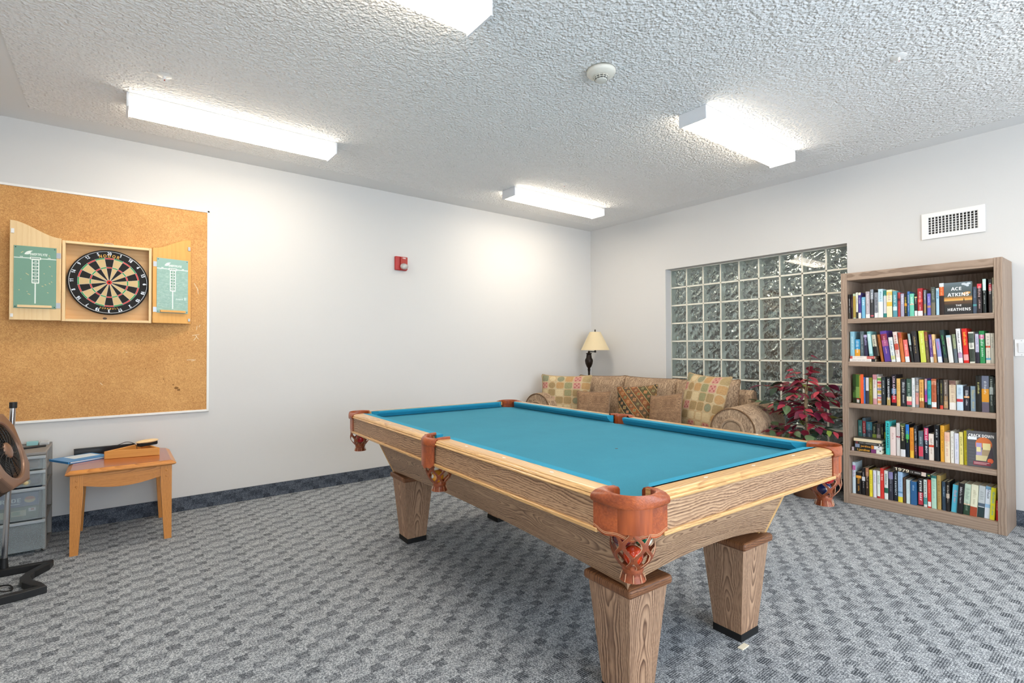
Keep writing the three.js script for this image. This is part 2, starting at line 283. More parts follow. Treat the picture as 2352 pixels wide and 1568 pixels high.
// ================================================================ POOL TABLE (local: x across, z along, near end +z)
{
  const A = 0.67, B = 1.221, TH = 0.0408;
  const t = thing('pool_table', 'oak billiard table with turquoise felt and brown leather pockets', 'pool table', [-3.0502, 0, 2.5223], -TH);
  const N = { a: 0.559, b: 1.1175 }, BED = 0.762;
  const corner = (sa, sb) => [sa * 0.593, sb * 1.153], side = (sa) => [sa * 0.63, 0];
  { // cloth bed with pocket cut-outs
    const s = new THREE.Shape(), R = 0.064, R2 = 0.06, ex = 0.615, ez = 1.175;
    const pts = []; const arc = (cx, cy, r, a0, a1, n = 14) => { for (let i = 0; i <= n; i++) { const q = a0 + (a1 - a0) * i / n; pts.push([cx + r * Math.cos(q), cy + r * Math.sin(q)]); } };
    const P = Math.PI;
    const cornerArc = (sa, sb) => { const [cx, cy] = corner(sa, sb), base = Math.atan2(-sb, -sa); arc(cx, cy, R, base - 1.95, base + 1.95); };
    // counter-clockwise walk; concave arcs run clockwise around each pocket
    const cw = (sa, sb) => { const [cx, cy] = corner(sa, sb), base = Math.atan2(-sb, -sa); arc(cx, cy, R, base + 1.9, base - 1.9); };
    cw(1, -1); arc(0.63, 0, R2, P + 1.25, P - 1.25); cw(1, 1); cw(-1, 1); arc(-0.63, 0, R2, 1.25, -1.25); cw(-1, -1);
    const g = extrude(shapeOf(pts), 0.03); g.rotateX(P / 2); g.translate(0, BED, 0);
    mesh('bed_cloth', metreUV(g, 'x'), M.felt, t, 'worn turquoise felt');
    mesh('foot_spot', [cyl(0.007, 0.007, 0.0006, 0, BED, 0.539, 16)], M.black, t);
    // the slate below
    const g2 = extrude(shapeOf(pts), 0.03); g2.rotateX(P / 2); g2.translate(0, BED - 0.031, 0); mesh('slate', metreUV(g2), at(M.black, { color: C('3a3c40') }), t);
  }
  // cushions: profile (distance out from the nose, y)
  const prof = [[0, 0.8015], [0.004, 0.8035], [0.042, 0.8035], [0.042, 0.763], [0.022, 0.766], [0.004, 0.789]];
  const cushion = (len0, len1, k0, k1) => metreUV(prism(ccw(prof), len0, len1, (q) => -q[0] * k0, (q) => q[0] * k1), 'z', rr(0, 1), rr(0, 1));
  const place = (g, sa, alongZ, sb = 1) => { // profile x = outward
    if (alongZ) { if (sa < 0) g.scale(-1, 1, 1); g.translate(sa * N.a, 0, 0); } else { g.rotateY(sb > 0 ? -Math.PI / 2 : Math.PI / 2); g.translate(0, 0, sb * N.b); }
    const c = g.clone(); c.deleteAttribute('normal'); c.computeVertexNormals(); return c;
  };
  for (const sa of [-1, 1]) for (const sb of [-1, 1]) {
    const g = sb > 0 ? cushion(0.062, 1.035, 0.35, 1.25) : cushion(-1.035, -0.062, 1.25, 0.35);
    mesh('cushion', place(g, sa, true), M.railFelt, t);
  }
  for (const sb of [-1, 1]) mesh('cushion', place(cushion(-0.477, 0.477, 1.25, 1.25), 1, false, sb), M.railFelt, t);
  // wooden rail caps
  const railP = ccw([[0.6, 0.778], [0.6, 0.8035], [0.645, 0.8035], [0.656, 0.802], [0.664, 0.797], [0.6665, 0.792], [0.6640, 0.7905], [0.669, 0.788], [0.6715, 0.784], [0.669, 0.780], [0.662, 0.778]]);
  const rail = (z0, z1, k0 = 1, k1 = 1) => { const g = prism(railP, z0, z1, (q) => -k0 * (0.67 - q[0]), (q) => k1 * (0.67 - q[0])); return metreUV(toCreasedNormals(g, 0.6), 'z', rr(0, 2), rr(0, 0.6)); };
  for (const sa of [-1, 1]) for (const sb of [-1, 1]) {
    const g = (sa * sb > 0 ? rail(0.07, 1.074, 0, 0.21) : rail(-1.074, -0.07, 0.21, 0)); if (sa < 0) g.rotateY(Math.PI); const r = mesh('rail', g, M.honey, t, 'honey oak rail cap');
    for (let k = 1; k <= 3; k++) { const d = new THREE.CylinderGeometry(0.0065, 0.0065, 0.0012, 4); d.scale(0.8, 1, 1.9); d.translate(sa * 0.63, 0.8037, sb * 0.2794 * k); mesh('sight', d, M.pearl, r, 'pearl diamond sight'); }
    const ap = mesh('apron', bb(0.648, 0.664, 0.69, 0.781, sb > 0 ? 0.05 : -1.1, sb > 0 ? 1.1 : -0.05, 0, 'z').scale(sa, 1, 1), M.apron, t, 'brown oak apron board');
    if (sa < 0) { ap.geometry.deleteAttribute('normal'); ap.geometry = fixWinding(ap.geometry); }
    const tr = mesh('trim_strip', bb(sa > 0 ? 0.642 : -0.673, sa > 0 ? 0.673 : -0.642, 0.684, 0.697, sb > 0 ? 0.05 : -1.088, sb > 0 ? 1.088 : -0.05, 0.004, 'z'), M.honey, t);
  }
  function fixWinding(g) { const p = g.attributes.position, u = g.attributes.uv; for (let i = 0; i < p.count; i += 3) for (const at of [p, u]) for (let k = 0; k < at.itemSize; k++) { const q = at.getComponent(i + 1, k); at.setComponent(i + 1, k, at.getComponent(i + 2, k)); at.setComponent(i + 2, k, q); } g.computeVertexNormals(); return g; }
  for (const sb of [-1, 1]) {
    const g = rail(-0.524, 0.524, 0.13, 0.13); g.rotateY(sb > 0 ? -Math.PI / 2 : Math.PI / 2); g.translate(0, 0, sb * (B - A)); const r = mesh('rail', g, M.honey, t, 'honey oak rail cap');
    for (let k = -1; k <= 1; k++) { const d = new THREE.CylinderGeometry(0.0065, 0.0065, 0.0012, 4); d.scale(1.9, 1, 0.8); d.translate(0.2794 * k, 0.8037, sb * (B - A + 0.63)); mesh('sight', d, M.pearl, r, 'pearl diamond sight'); }
    mesh('apron', bb(-0.55, 0.55, 0.69, 0.781, sb > 0 ? B - 0.022 : -B + 0.006, sb > 0 ? B - 0.006 : -B + 0.022), M.apron, t, 'brown oak apron board');
    mesh('trim_strip', bb(-0.538, 0.538, 0.684, 0.697, sb > 0 ? B - 0.028 : -B - 0.003, sb > 0 ? B + 0.003 : -B + 0.028, 0.004), M.honey, t);
  }
  // ---- leather pockets
  const P2 = Math.PI;
  const swept = (inner, outer, sec, n) => { // sec: [share from inner to outer, y]
    const body = grid(sec.length - 1, n, (u, v) => { const k = Math.round(u * (sec.length - 1)), i = inner(v), o = outer(v), [q, y] = sec[k]; return [mix(i[0], o[0], q), y, mix(i[1], o[1], q)]; }, (u, v) => [u * 0.12, v * 0.3]);
    const caps = [0, 1].map((v) => { const i = inner(v), o = outer(v), P = sec.map(([q, y]) => [mix(i[0], o[0], q), y, mix(i[1], o[1], q)]), c = P.reduce((a, p) => a.map((x, k) => x + p[k] / P.length), [0, 0, 0]), L = []; for (let k = 0; k < P.length; k++) { const a = P[k], b = P[(k + 1) % P.length]; L.push(...c, ...a, ...b); } const g = new THREE.BufferGeometry(); g.setAttribute('position', new THREE.Float32BufferAttribute(L, 3)); g.computeVertexNormals(); return g; });
    return join([body, ...caps]);
  };
  const sheet = (curve, top, bottom, thick, n, normalAt) => { // hanging leather flap of real thickness
    const f = (o) => grid(n, 6, (u, v) => { const c = curve(u), nn = normalAt(u); return [c[0] + nn[0] * o, mix(top(u), bottom(u), v), c[1] + nn[1] * o]; }, (u, v) => [u * 0.3, v * 0.13]);
    const rim = grid(n, 1, (u, v) => { const c = curve(u), nn = normalAt(u); return [c[0] + nn[0] * thick * v, bottom(u), c[1] + nn[1] * thick * v]; });
    const ends = [0, 1].map((u) => grid(1, 1, (a, b) => { const c = curve(u), nn = normalAt(u); return [c[0] + nn[0] * thick * a, mix(top(u), bottom(u), b), c[1] + nn[1] * thick * a]; }));
    return join([f(0), f(thick), rim, ...ends]);
  };
  const stitchMat = std({ color: C('d9b08a'), roughness: 0.8 });
  function net(cx, cz, turn, parent) { // cut-leather basket and cuff
    const n = 12, rad = (q) => (q < 0.45 ? mix(0.058, 0.062, q / 0.45) : mix(0.062, 0.027, Math.pow((q - 0.45) / 0.55, 1.9))), y = (q) => mix(0.705, 0.59, q);
    const g = [], edge = [];
    for (let i = 0; i < n; i++) {
      const ang = (q) => turn + 2 * P2 * (i + 0.5) / n + (i % 2 ? 1 : -1) * (P2 / n) * 0.84 * Math.cos(3 * P2 * q), w = (q) => 0.0058 + 0.001 * (1 - q);
      const at2 = (q, dx, dr) => { const r = rad(q) + dr, a = ang(q) + dx / Math.max(r, 0.02); return [cx + r * Math.cos(a), y(q), cz + r * Math.sin(a)]; };
      const ring = [[-1, 0], [1, 0], [1, 0.0028], [-1, 0.0028], [-1, 0]];
      g.push(grid(4, 16, (u, v) => { const k = ring[Math.round(u * 4)]; return at2(v, k[0] * w(v), k[1]); }));
      edge.push(tube(Array.from({ length: 9 }, (_, k) => at2(k / 8, w(k / 8) * 1.02, 0.0012)), 0.0012, 12, 4));
    }
    const cuff = lathe([[0.024, 0.602], [0.030, 0.597], [0.031, 0.585], [0.027, 0.576], [0.031, 0.566], [0.037, 0.556], [0.034, 0.556], [0.027, 0.566], [0.022, 0.576], [0.024, 0.602]], 20); cuff.translate(cx, 0, cz);
    const m = mesh('net', g, M.leather, parent, 'woven leather pocket basket');
    mesh('cut_edge', edge, M.hide, m); mesh('cuff', cuff, M.leather, m);
    const slits = []; for (let k = 0; k < 9; k++) { const a = turn + k * 0.7; slits.push(rod([cx + 0.0315 * Math.cos(a), 0.578, cz + 0.0315 * Math.sin(a)], [cx + 0.0365 * Math.cos(a), 0.557, cz + 0.0365 * Math.sin(a)], 0.0011, 5)); }
    mesh('fringe', slits, M.hide, m);
  }
  const secC = [[0, 0.70], [0, 0.794], [0.05, 0.802], [0.22, 0.8085], [0.55, 0.8095], [0.82, 0.804], [0.97, 0.795], [1, 0.786], [0.99, 0.777], [0.92, 0.771], [0.7, 0.7705]];
  for (const sa of [-1, 1]) for (const sb of [-1, 1]) {
    const pk = new THREE.Group(); pk.name = 'pocket'; t.add(pk);
    const [cx, cz] = corner(sa, sb);
    const inner = (s) => { const a = mix(2.62, -2.62, s), d = Math.atan2(1, 1); const q = d + a; return [cx + sa * 0.064 * Math.cos(q - 0), cz + sb * 0.064 * Math.sin(q)]; };
    // measured in the mirrored quadrant: s = 0 on the short rail side ... s = 1 on the long rail side
    const outer = (s) => { const q = mix(P2 / 2 + 0.12, -0.12, s), R = 0.143 * (1 + 0.1 * Math.pow(Math.sin(2 * clamp(q, 0, P2 / 2)), 2)); return [sa * (0.534 + R * Math.cos(q)), sb * (1.085 + R * Math.sin(q))]; };
    mesh('casting', swept(inner, outer, secC, 30), M.leather, pk, 'padded brown leather pocket rim');
    const fl = (s) => { const o = outer(mix(0.07, 0.93, s)); return [o[0] - sa * 0.013, o[1] - sb * 0.013]; };
    const low = (s) => 0.693 - 0.011 * Math.pow(Math.sin(P2 * s), 1.4) + 0.004 * Math.cos(6 * P2 * s);
    const nrm = (s) => { const q = mix(P2 / 2, 0, s); return [sa * Math.cos(q), sb * Math.sin(q)]; };
    const flap = mesh('flap', sheet(fl, () => 0.778, low, 0.005, 36, nrm), M.leather, pk, 'scalloped leather flap');
    mesh('stitching', [0.006, 0.01].map((o) => tube(Array.from({ length: 30 }, (_, k) => { const s = k / 29, c = fl(s), q = nrm(s); return [c[0] + q[0] * 0.0052, low(s) + o, c[1] + q[1] * 0.0052]; }), 0.0007, 60, 4)), stitchMat, flap);
    net(cx, cz, 0.26, pk);
  }
  for (const sa of [-1, 1]) {
    const pk = new THREE.Group(); pk.name = 'pocket'; t.add(pk);
    const [cx] = side(sa), W2 = 0.072;
    const inner = (s) => { const q = mix(P2 / 2 + 0.35, -P2 / 2 - 0.35, s); return [cx + sa * 0.055 * Math.cos(q) * 0.72, 0.057 * Math.sin(q)]; };
    const outer = (s) => { const z = mix(W2, -W2, s), e = 2 * s - 1; return [sa * (0.672 + 0.02 * (1 - e * e)), z]; };
    mesh('casting', swept(inner, outer, secC, 24), M.leather, pk, 'padded brown leather pocket rim');
    // slim horns over the rail ends
    const horn = [-1, 1].map((e) => tube([[sa * 0.655, 0.803, e * 0.06], [sa * 0.628, 0.8055, e * 0.066], [sa * 0.596, 0.806, e * 0.072]], 0.0085, 10, 8));
    mesh('horn', horn, M.leather, pk);
    const fl = (s) => { const o = outer(mix(0.06, 0.94, s)); const e = 2 * s - 1; return [o[0] - sa * 0.007, o[1]]; };
    const low = (s) => 0.684 - 0.014 * Math.sin(P2 * s) + 0.003 * Math.cos(6 * P2 * s);
    const fsheet = sheet((s) => fl(s), () => 0.778, low, 0.005, 24, () => [sa, 0]);
    mesh('flap', fsheet, M.leather, pk, 'scalloped leather flap');
    net(sa * 0.612, 0, 0, pk);
  }
  // ---- tapered cabinet under the slate
  const yB = 0.425, yT = 0.692, out = (y) => (y - yB) / (yT - yB);
  const aAt = (y) => mix(0.43, 0.54, out(y)), bAt = (y) => mix(0.985, 1.065, out(y));
  const panel = (long, s) => {
    const low = (u) => yB + (long ? 0.035 : 0.045) * Math.pow(Math.sin(P2 * u), 0.8);
    const P = (u, v, o) => { const y = mix(low(u), yT, v), e = 2 * u - 1; return long ? [s * (aAt(y) - o), y, e * bAt(y)] : [e * aAt(y), y, s * (bAt(y) - o)]; };
    const uv = (u, v) => [u * (long ? 2 : 0.95) + (s > 0 ? 0.3 : 0.02), 0.02 + v * 0.26];
    return join([grid(30, 4, (u, v) => P(u, v, 0), uv), grid(30, 4, (u, v) => P(u, v, 0.02), uv), grid(30, 1, (u, v) => P(u, 0, 0.02 * v), uv)]);
  };
  for (const s of [-1, 1]) { mesh('side_panel', panel(true, s), M.apron, t, 'long tapered cabinet board'); mesh('end_panel', panel(false, s), M.apron, t, 'arched cabinet end board'); }
  mesh('bottom_board', bb(-0.43, 0.43, 0.5, 0.52, -0.98, 0.98), at(M.black, { color: C('5a4636') }), t);
  for (const sa of [-1, 1]) for (const sb of [-1, 1]) {
    const p0 = [sa * (aAt(0.425) - 0.004), 0.424, sb * (bAt(0.425) - 0.004)], p1 = [sa * (aAt(yT) - 0.004), yT, sb * (bAt(yT) - 0.004)];
    const q = [[-0.03, -0.006], [0.0, -0.006], [0.006, 0.004], [0.008, 0.008], [0.004, 0.006], [-0.006, 0], [-0.006, -0.03], [-0.03, -0.03]].map((e) => (sb > 0 && sa < 0 ? [e[0] * 1.6 + 0.004, e[1] * 1.6 + 0.004] : e));
    const g = grid(8, 1, (u, v) => { const k = q[Math.round(u * 8) % 8], c = v ? p1 : p0; return [c[0] + sa * k[0], c[1], c[2] + sb * k[1]]; }, (u, v) => [v * 0.3, u * 0.06]);
    mesh('corner_trim', toCreasedNormals(flat(g), 0.4), sb > 0 && sa < 0 ? M.leg : M.honey, t);
    // leg
    const L = new THREE.Group(); L.name = 'leg'; t.add(L);
    const lx = sa * (0.4023 - 0.065), lz = sb * (0.9668 - 0.065), w0 = 0.063, w1 = 0.096;
    const col = [0, 1, 2, 3].map((k) => { const q0 = k * P2 / 2, c = Math.cos(q0), s = Math.sin(q0); return grid(1, 1, (u, v) => { const y = mix(0.03, 0.396, v), w = mix(w0, w1, v), e = (2 * u - 1) * w; return [lx + c * w - s * e, y, lz + s * w + c * e]; }, (u, v) => [0.1 + k * 0.41 + (sa + 1) * 0.3 + v * 0.37, 0.03 + 0.25 * ((k + (sb > 0 ? 2 : 0)) % 4) + mix(0.035, 0, v) + u * mix(0.126, 0.192, v)]); });
    mesh('column', col.map((g2) => toCreasedNormals(flat(g2), 0.3)), M.leg, L);
    mesh('cap', bb(lx - 0.111, lx + 0.111, 0.392, 0.425, lz - 0.111, lz + 0.111, 0.012), at(M.leg, { color: C('c4a488') }), L, 'rounded wooden leg cap');
    mesh('foot', bb(lx - 0.065, lx + 0.065, 0, 0.03, lz - 0.065, lz + 0.065), M.rubber, L, 'black foot');
  }
  // ---- balls caught in the baskets: things of their own
  const rot = (x, z) => { const c = Math.cos(TH), s = Math.sin(TH); return [-3.0502 + c * x - s * z, 2.5223 + s * x + c * z]; };
  const ballG = new THREE.SphereGeometry(0.0286, 28, 18);
  const ballTex = (base, stripe) => canvasTex(128, 64, (x) => { x.fillStyle = base; x.fillRect(0, 0, 128, 64); if (stripe) { x.fillStyle = stripe; x.fillRect(0, 18, 128, 28); } x.fillStyle = '#f4efe0'; for (const u of [32, 96]) { x.beginPath(); x.arc(u, 32, 7, 0, 7); x.fill(); } });
  const mats = {}; const ballMat = (b, s) => (mats[b + s] ??= std({ map: ballTex(b, s), roughness: 0.08, clearcoat: 1, clearcoatRoughness: 0.03 }));
  const ball = (lx, y, lz, b, s, label, turn = 0) => { const [x, z] = rot(lx, lz), m = mesh('pool_ball', ballG, ballMat(b, s)); m.position.set(x, y, z); m.rotation.set(0.9 + turn, turn * 2, 0.5); tag(m, label, 'pool ball', 'balls in the table pockets'); };
  const [nx, nz] = corner(-1, 1);
  ball(nx - 0.0215, 0.674, nz - 0.019, '#5a1222', '', 'maroon pool ball beside a green striped ball in a corner pocket', 0.3);
  ball(nx + 0.0215, 0.676, nz + 0.019, '#f0ead8', '#0e6a48', 'green striped pool ball in a corner pocket with orange ball below', 1.2);
  ball(nx - 0.004, 0.6245, nz + 0.006, '#d8441e', '', 'orange pool ball low in a basket under maroon and green balls', 3.4);
  const [rx, rz] = corner(1, 1);
  ball(rx - 0.019, 0.6765, rz + 0.0215, '#c01c22', '', 'red pool ball in the pocket beside the bookcase', 0.8);
  ball(rx + 0.021, 0.677, rz - 0.023, '#f0ead8', '#d8a41c', 'yellow striped pool ball in the pocket beside the bookcase', 0.4);
  ball(rx - 0.002, 0.622, rz + 0.002, '#16306e', '', 'dark blue pool ball low in the pocket beside the bookcase', 1.9);
  ball(-0.625, 0.622, 0.006, '#e0941c', '', 'orange yellow pool ball low in a middle pocket', 0.7);
  ball(-0.632, 0.6795, 0.004, '#f2eedd', '', 'cream white pool ball resting on an orange yellow ball in a middle pocket', 0.5);
  const [fx, fz] = corner(-1, -1);
  ball(fx, 0.634, fz + 0.004, '#c41a1e', '', 'red pool ball alone in the far pocket before the white wall', 1.0);
}

// ================================================================ BOOKCASE AND BOOKS
{
  const X = -0.335, Z0 = 3.005, Z1 = 3.937, Y1 = 1.797, SH = [1.438, 1.105, 0.781, 0.412, 0.076];
  const t = thing('bookcase', 'tall grey brown wooden bookcase with five full shelves', 'bookcase', [0, 0, 0]);
  mesh('side_panel', bb(X, -0.012, 0, Y1, Z0, Z0 + 0.042, 0.002, 'y'), M.grey, t); mesh('side_panel', bb(X, -0.012, 0, Y1, Z1 - 0.042, Z1, 0.002, 'y'), M.grey, t);
  mesh('back_panel', bb(-0.024, -0.014, 0.02, Y1 - 0.01, Z0 + 0.03, Z1 - 0.03, 0, 'y'), M.grey, t);
  mesh('top_board', bb(X + 0.002, -0.014, Y1 - 0.06, Y1 - 0.002, Z0 + 0.042, Z1 - 0.042, 0.002, 'z'), M.grey, t);
  for (let k = 0; k < 4; k++) mesh('shelf', bb(X + 0.004, -0.024, SH[k] - 0.037, SH[k], Z0 + 0.042, Z1 - 0.042, 0.003, 'z'), M.grey, t);
  mesh('plinth', bb(X + 0.003, -0.024, 0.0, SH[4], Z0 + 0.042, Z1 - 0.042, 0.003, 'z'), M.grey, t);

  // shelf, z0, z1, height, lean (degrees), raised by, in the back row, colour words, cover, lettering, bands, title
  const BOOKS = [
[0,3.052,3.066,0.19,0,0,0,"black","16161a","e8e8ea",".72-1:3a3630",""],
[0,3.0672,3.0794,0.182,0,0,0,"dark maroon","3a1c22","b09a90","",""],
[0,3.0807,3.1012,0.194,0,0,0,"sage and gold","b9cdb4","c9a02c",".1-.95:b9a250",""],
[0,3.1024,3.1174,0.201,0,0,0,"white","d9dccf","2c3446",".75-1:20242c",""],
[0,3.118,3.1365,0.199,0,0,0,"purple","463c86","e4dcec","0-.1:ddd8c0,.78-1:f2e8da",""],
[0,3.1371,3.163,0.163,0,0,0,"light blue","7cbfe0","e8f4fa","",""],
[0,3.1666,3.1937,0.203,0,0,0,"lilac grey","b3aab2","e8e2e4",".85-1:f2ecea",""],
[0,3.1974,3.2182,0.216,0,0,0,"charcoal","3c3d42","e6e6e8","0-.35:8e97a2,.9-.95:d8636e",""],
[0,3.2216,3.2481,0.191,0,0,0,"grey and white","8f949e","3a4050",".8-1:eceff2",""],
[0,3.2487,3.2791,0.214,0,0,0,"pale blue","c3dfee","5f8aa0",".45-1:e8eee8",""],
[0,3.2805,3.3014,0.201,0,0,0,"teal and white","2f8a86","eef0f2",".2-.85:dfe0e4",""],
[0,3.3028,3.3371,0.203,0,0,0,"cream and yellow","efe3bb","b89ab0",".08-.2:e6c452,.45-.6:e2bd46",""],
[0,3.3412,3.367,0.19,0,0,0,"teal blue","5c9cab","d8ecf0",".6-.75:cfe0ea",""],
[0,3.3678,3.3845,0.179,0,0,0,"red","c94444","5c1c24",".25-.35:5c2030",""],
[0,3.3872,3.4085,0.168,0,0,0,"lavender grey","a9a6c0","f2eef4","",""],
[0,3.4098,3.4256,0.165,0,0,0,"black and yellow","1c1a18","ead84a",".42-.55:d98a2c",""],
[0,3.4269,3.4414,0.18,0,0,0,"blue","4176b6","dfe9f6","",""],
[0,3.4427,3.4687,0.162,0,0,0,"mint green","6fc7ad","f4faf6",".45-.5:e8b9a4",""],
[0,3.47,3.4867,0.15,0,0,0,"black","131416","f2f2f0",".75-1:eceff0,.08-.14:c8c070",""],
[0,3.4892,3.5185,0.196,0,0,0,"red","b02d33","f0dada",".82-1:f2eef0,.4-.5:e84634",""],
[0,3.5233,3.5374,0.182,0,0,0,"grey and tan","6e747e","dfe2e8",".55-.9:9c8256",""],
[0,3.5429,3.564,0.155,0,0,0,"purple","6a63b8","d8d4f2",".55-.65:b98a72",""],
[0,3.5658,3.5894,0.198,0,0,0,"dark grey green","4a5450","9aa49c",".55-1:77705e",""],
[0,3.5924,3.6106,0.188,0,0,0,"pale blue","a8d0e8","2a6c98","0-.04:f0f4f8",""],
[0,3.6118,3.6374,0.22,0,0,0,"orange and black","2b1a16","f0c890",".0-.12:d8dfe6,.12-.4:d6602e",""],
[0,3.7859,3.8073,0.178,0,0,0,"slate blue","525f74","a9b6c6",".65-.72:5fb0b4",""],
[0,3.8095,3.8329,0.196,0,0,0,"black and red","2c2326","e4c2c0","0-.15:d9404e",""],
[0,3.836,3.8534,0.229,0,0,0,"black and white","16201f","eef2f2",".02-.35:c8e6de",""],
[0,3.8642,3.8806,0.222,0,0,0,"black and red","1c1618","f2f2f2",".15-.35:b02030",""],
[0,3.8832,3.893,0.23,0.0,0,0,"cream","d9d2c4","8c8478","0-.2:8c8a70",""],
[1,3.0545,3.0852,0.191,0,0.042,0,"light blue","8cc0d4","e8f2f6","",""],
[1,3.0866,3.123,0.13,0,0.042,0,"blue and orange","2f92c4","f0f4f6",".6-1:e0a02c",""],
[1,3.1252,3.1497,0.191,-0.7,0.042,0,"slate grey","5a6b74","b0c0c6","",""],
[1,3.1538,3.1772,0.163,-2.0,0.042,0,"dark purple","2e2c48","b6b2da","0-.12:b4aed2",""],
[1,3.1847,3.2086,0.188,-4.5,0.042,0,"pale teal","7fb8b8","f0f6f6",".1-.9:b6dcdf",""],
[1,3.2139,3.2401,0.162,-6.1,0.042,0,"cream and black","cdc9b4","2a2a28",".55-1:1e1e22",""],
[1,3.2604,3.2764,0.206,-6.8,0,0,"brown orange","a35a1e","2e160c","",""],
[1,3.2816,3.3223,0.231,-7.4,0,0,"purple","5b3f9a","e6a8b0",".1-.3:8f2f4a,.3-.5:b05a90",""],
[1,3.3268,3.3524,0.183,-6.3,0,0,"white daisy","dfe6e8","6a8a9c",".75-.9:d6d890",""],
[1,3.3568,3.3821,0.223,-5.7,0,0,"pink and white","e3d3cd","a84a42",".4-.6:c9503e,.85-1:eef0f0",""],
[1,3.3865,3.4066,0.218,-5.5,0,0,"orange brown","cf7238","8a3a1c","0-.2:b64a34",""],
[1,3.409,3.4356,0.163,-5.3,0,0,"coral pink","f07872","f6d8d4",".75-1:e8eef2",""],
[1,3.4442,3.4595,0.207,-5.6,0,0,"black and white","1c2022","f0f2f2","0-.4:9ab0b4",""],
[1,3.4638,3.4945,0.224,-4.8,0,0,"charcoal","2c2a2e","cdb47a","",""],
[1,3.5001,3.5313,0.225,-3.5,0,0,"lime yellow","cfd75a","eef0b0","",""],
[1,3.5327,3.5506,0.219,-3.6,0,0,"olive brown","5e4e34","b09460","0-.3:8a4a28",""],
[1,3.5538,3.5736,0.198,-3.3,0,0,"purple","6c4a9a","e4def0",".8-1:e8eeee",""],
[1,3.5745,3.5899,0.199,-3.4,0,0,"cream and brown","efc58c","5a3212",".7-1:b98852",""],
[1,3.5968,3.6207,0.167,-5.4,0,0,"lilac blue","8e94cc","e85c94",".75-1:dfe6f4",""],
[1,3.6291,3.6516,0.228,-5.9,0,0,"dark green","1f3a3c","62c46a",".85-1:4c4e48",""],
[1,3.6577,3.682,0.19,-5.0,0,0,"white","e0e0dc","d8a8b8","0-.08:a8ccd8",""],
[1,3.685,3.7035,0.197,-3.8,0,0,"slate and olive","5f6c76","c9cca0",".0-.5:7f8a6c",""],
[1,3.7078,3.7311,0.234,-3.5,0,0,"white","e6e6ea","32302e",".7-.85:b99cbc",""],
[1,3.7349,3.7615,0.234,-2.5,0,0,"red and yellow","d42420","f6d640",".75-.92:e6a0a0",""],
[1,3.7653,3.7925,0.21,-2.1,0,0,"cream","dcdcd0","2a2e2c",".05-.35:4c5a52,.55-.95:3c463c",""],
[1,3.7948,3.814,0.21,-0.6,0,0,"lilac and black","c6c2d8","6c7aa8","0-.07:2a2c38,.65-1:242030",""],
[1,3.8181,3.8443,0.215,-1.3,0,0,"green","2c8a50","eef4ee",".12-.25:c05a88",""],
[1,3.8469,3.8702,0.199,-0.6,0,0,"off white","dcd6c8","8a8a80",".42-.48:d8542c,.82-.88:58a8c8",""],
[1,3.871,3.8899,0.199,-0.6,0,0,"light grey","cfcdc0","8a8a84","",""],
[2,3.1278,3.1501,0.203,0,0,0,"blue","4472b4","9cc0e4","",""],
[2,3.1536,3.1743,0.201,0,0,0,"white and charcoal","d8dadf","c8ccd4",".5-1:3c3e4c",""],
[2,3.1765,3.1983,0.202,0,0,0,"olive","7c7a22","c8c470","",""],
[2,3.1994,3.2258,0.226,0,0,0,"pink and white","e3dcd4","a87a80","0-.17:c98a90,.8-1:d09aa0",""],
[2,3.2278,3.2534,0.21,0,0,0,"rainbow striped","e8d8c8","c84a52",".05-.13:74b450,.18-.24:d8405c,.28-.36:e8a84a,.42-.47:5a94cc,.5-.6:c8b44a,.66-.7:6a78c0,.74-.78:d85070,.85-.95:e8a060",""],
[2,3.2575,3.2818,0.208,0,0,0,"dark slate","2c353a","e4e8ea","",""],
[2,3.2894,3.3124,0.207,0,0,0,"black and gold","24262c","e8ecf0",".72-1:b09a60","LISA GARDNER"],
[2,3.3169,3.3475,0.23,0,0,0,"black and red","1e1a22","e0c8d8",".45-.62:6a96ba,.68-.9:c82430","LISA GARDNER"],
[2,3.3505,3.3733,0.202,0,0,0,"tan yellow","deb468","b98a40","",""],
[2,3.3768,3.4067,0.2,0,0,0,"charcoal","24262c","dfe4e8","",""],
[2,3.4096,3.44,0.203,0,0,0,"dark green","3f5a50","b8ccc0",".63-.8:e6dec4,.8-.93:d85c6c",""],
[2,3.4414,3.4606,0.211,0,0,0,"white","dfe4e6","9aa2aa","",""],
[2,3.4624,3.4819,0.212,0,0,0,"grey and pink","8f8f92","5a5a5e",".25-.45:c8c0b8,.5-.9:d8948c",""],
[2,3.4851,3.51,0.2,0,0,0,"tan gold","e0a95a","8a5a24",".65-.75:f4e4a0,.78-1:b07040",""],
[2,3.5149,3.529,0.207,0,0,0,"lilac and magenta","7a5cb0","e8c0b8","0-.35:c8a0a8,.55-.78:b83a90,.8-1:1c1a22",""],
[2,3.532,3.552,0.195,0,0,0,"teal","2fa6aa","0f5660",".65-.85:70c4c8,.87-1:16262a",""],
[2,3.5538,3.5815,0.208,0,0,0,"terracotta","b96444","8a3c20",".78-.95:eceef0,.08-.2:d89c80",""],
[2,3.5835,3.5961,0.206,0,0,0,"black","16181c","8c98a4","",""],
[2,3.5997,3.6184,0.204,0,0,0,"black","2a2822","b0a850",".87-1:d84a3c",""],
[2,3.622,3.6449,0.205,0,0,0,"grey brown","6e625a","d8d4cc",".55-.7:8a6c4a,.72-.95:b4936a",""],
[2,3.6506,3.6873,0.201,0,0,0,"cream portrait","e2d0b4","b89a84","0-.15:7c5c54,.75-1:eeeae4",""],
[2,3.6922,3.7257,0.174,0,0,0,"pale blue","c8dcec","8aa4bc",".55-.66:c83a44",""],
[2,3.7284,3.7583,0.167,0,0,0,"navy black","23242e","e8eaf0",".4-.48:d89a5c",""],
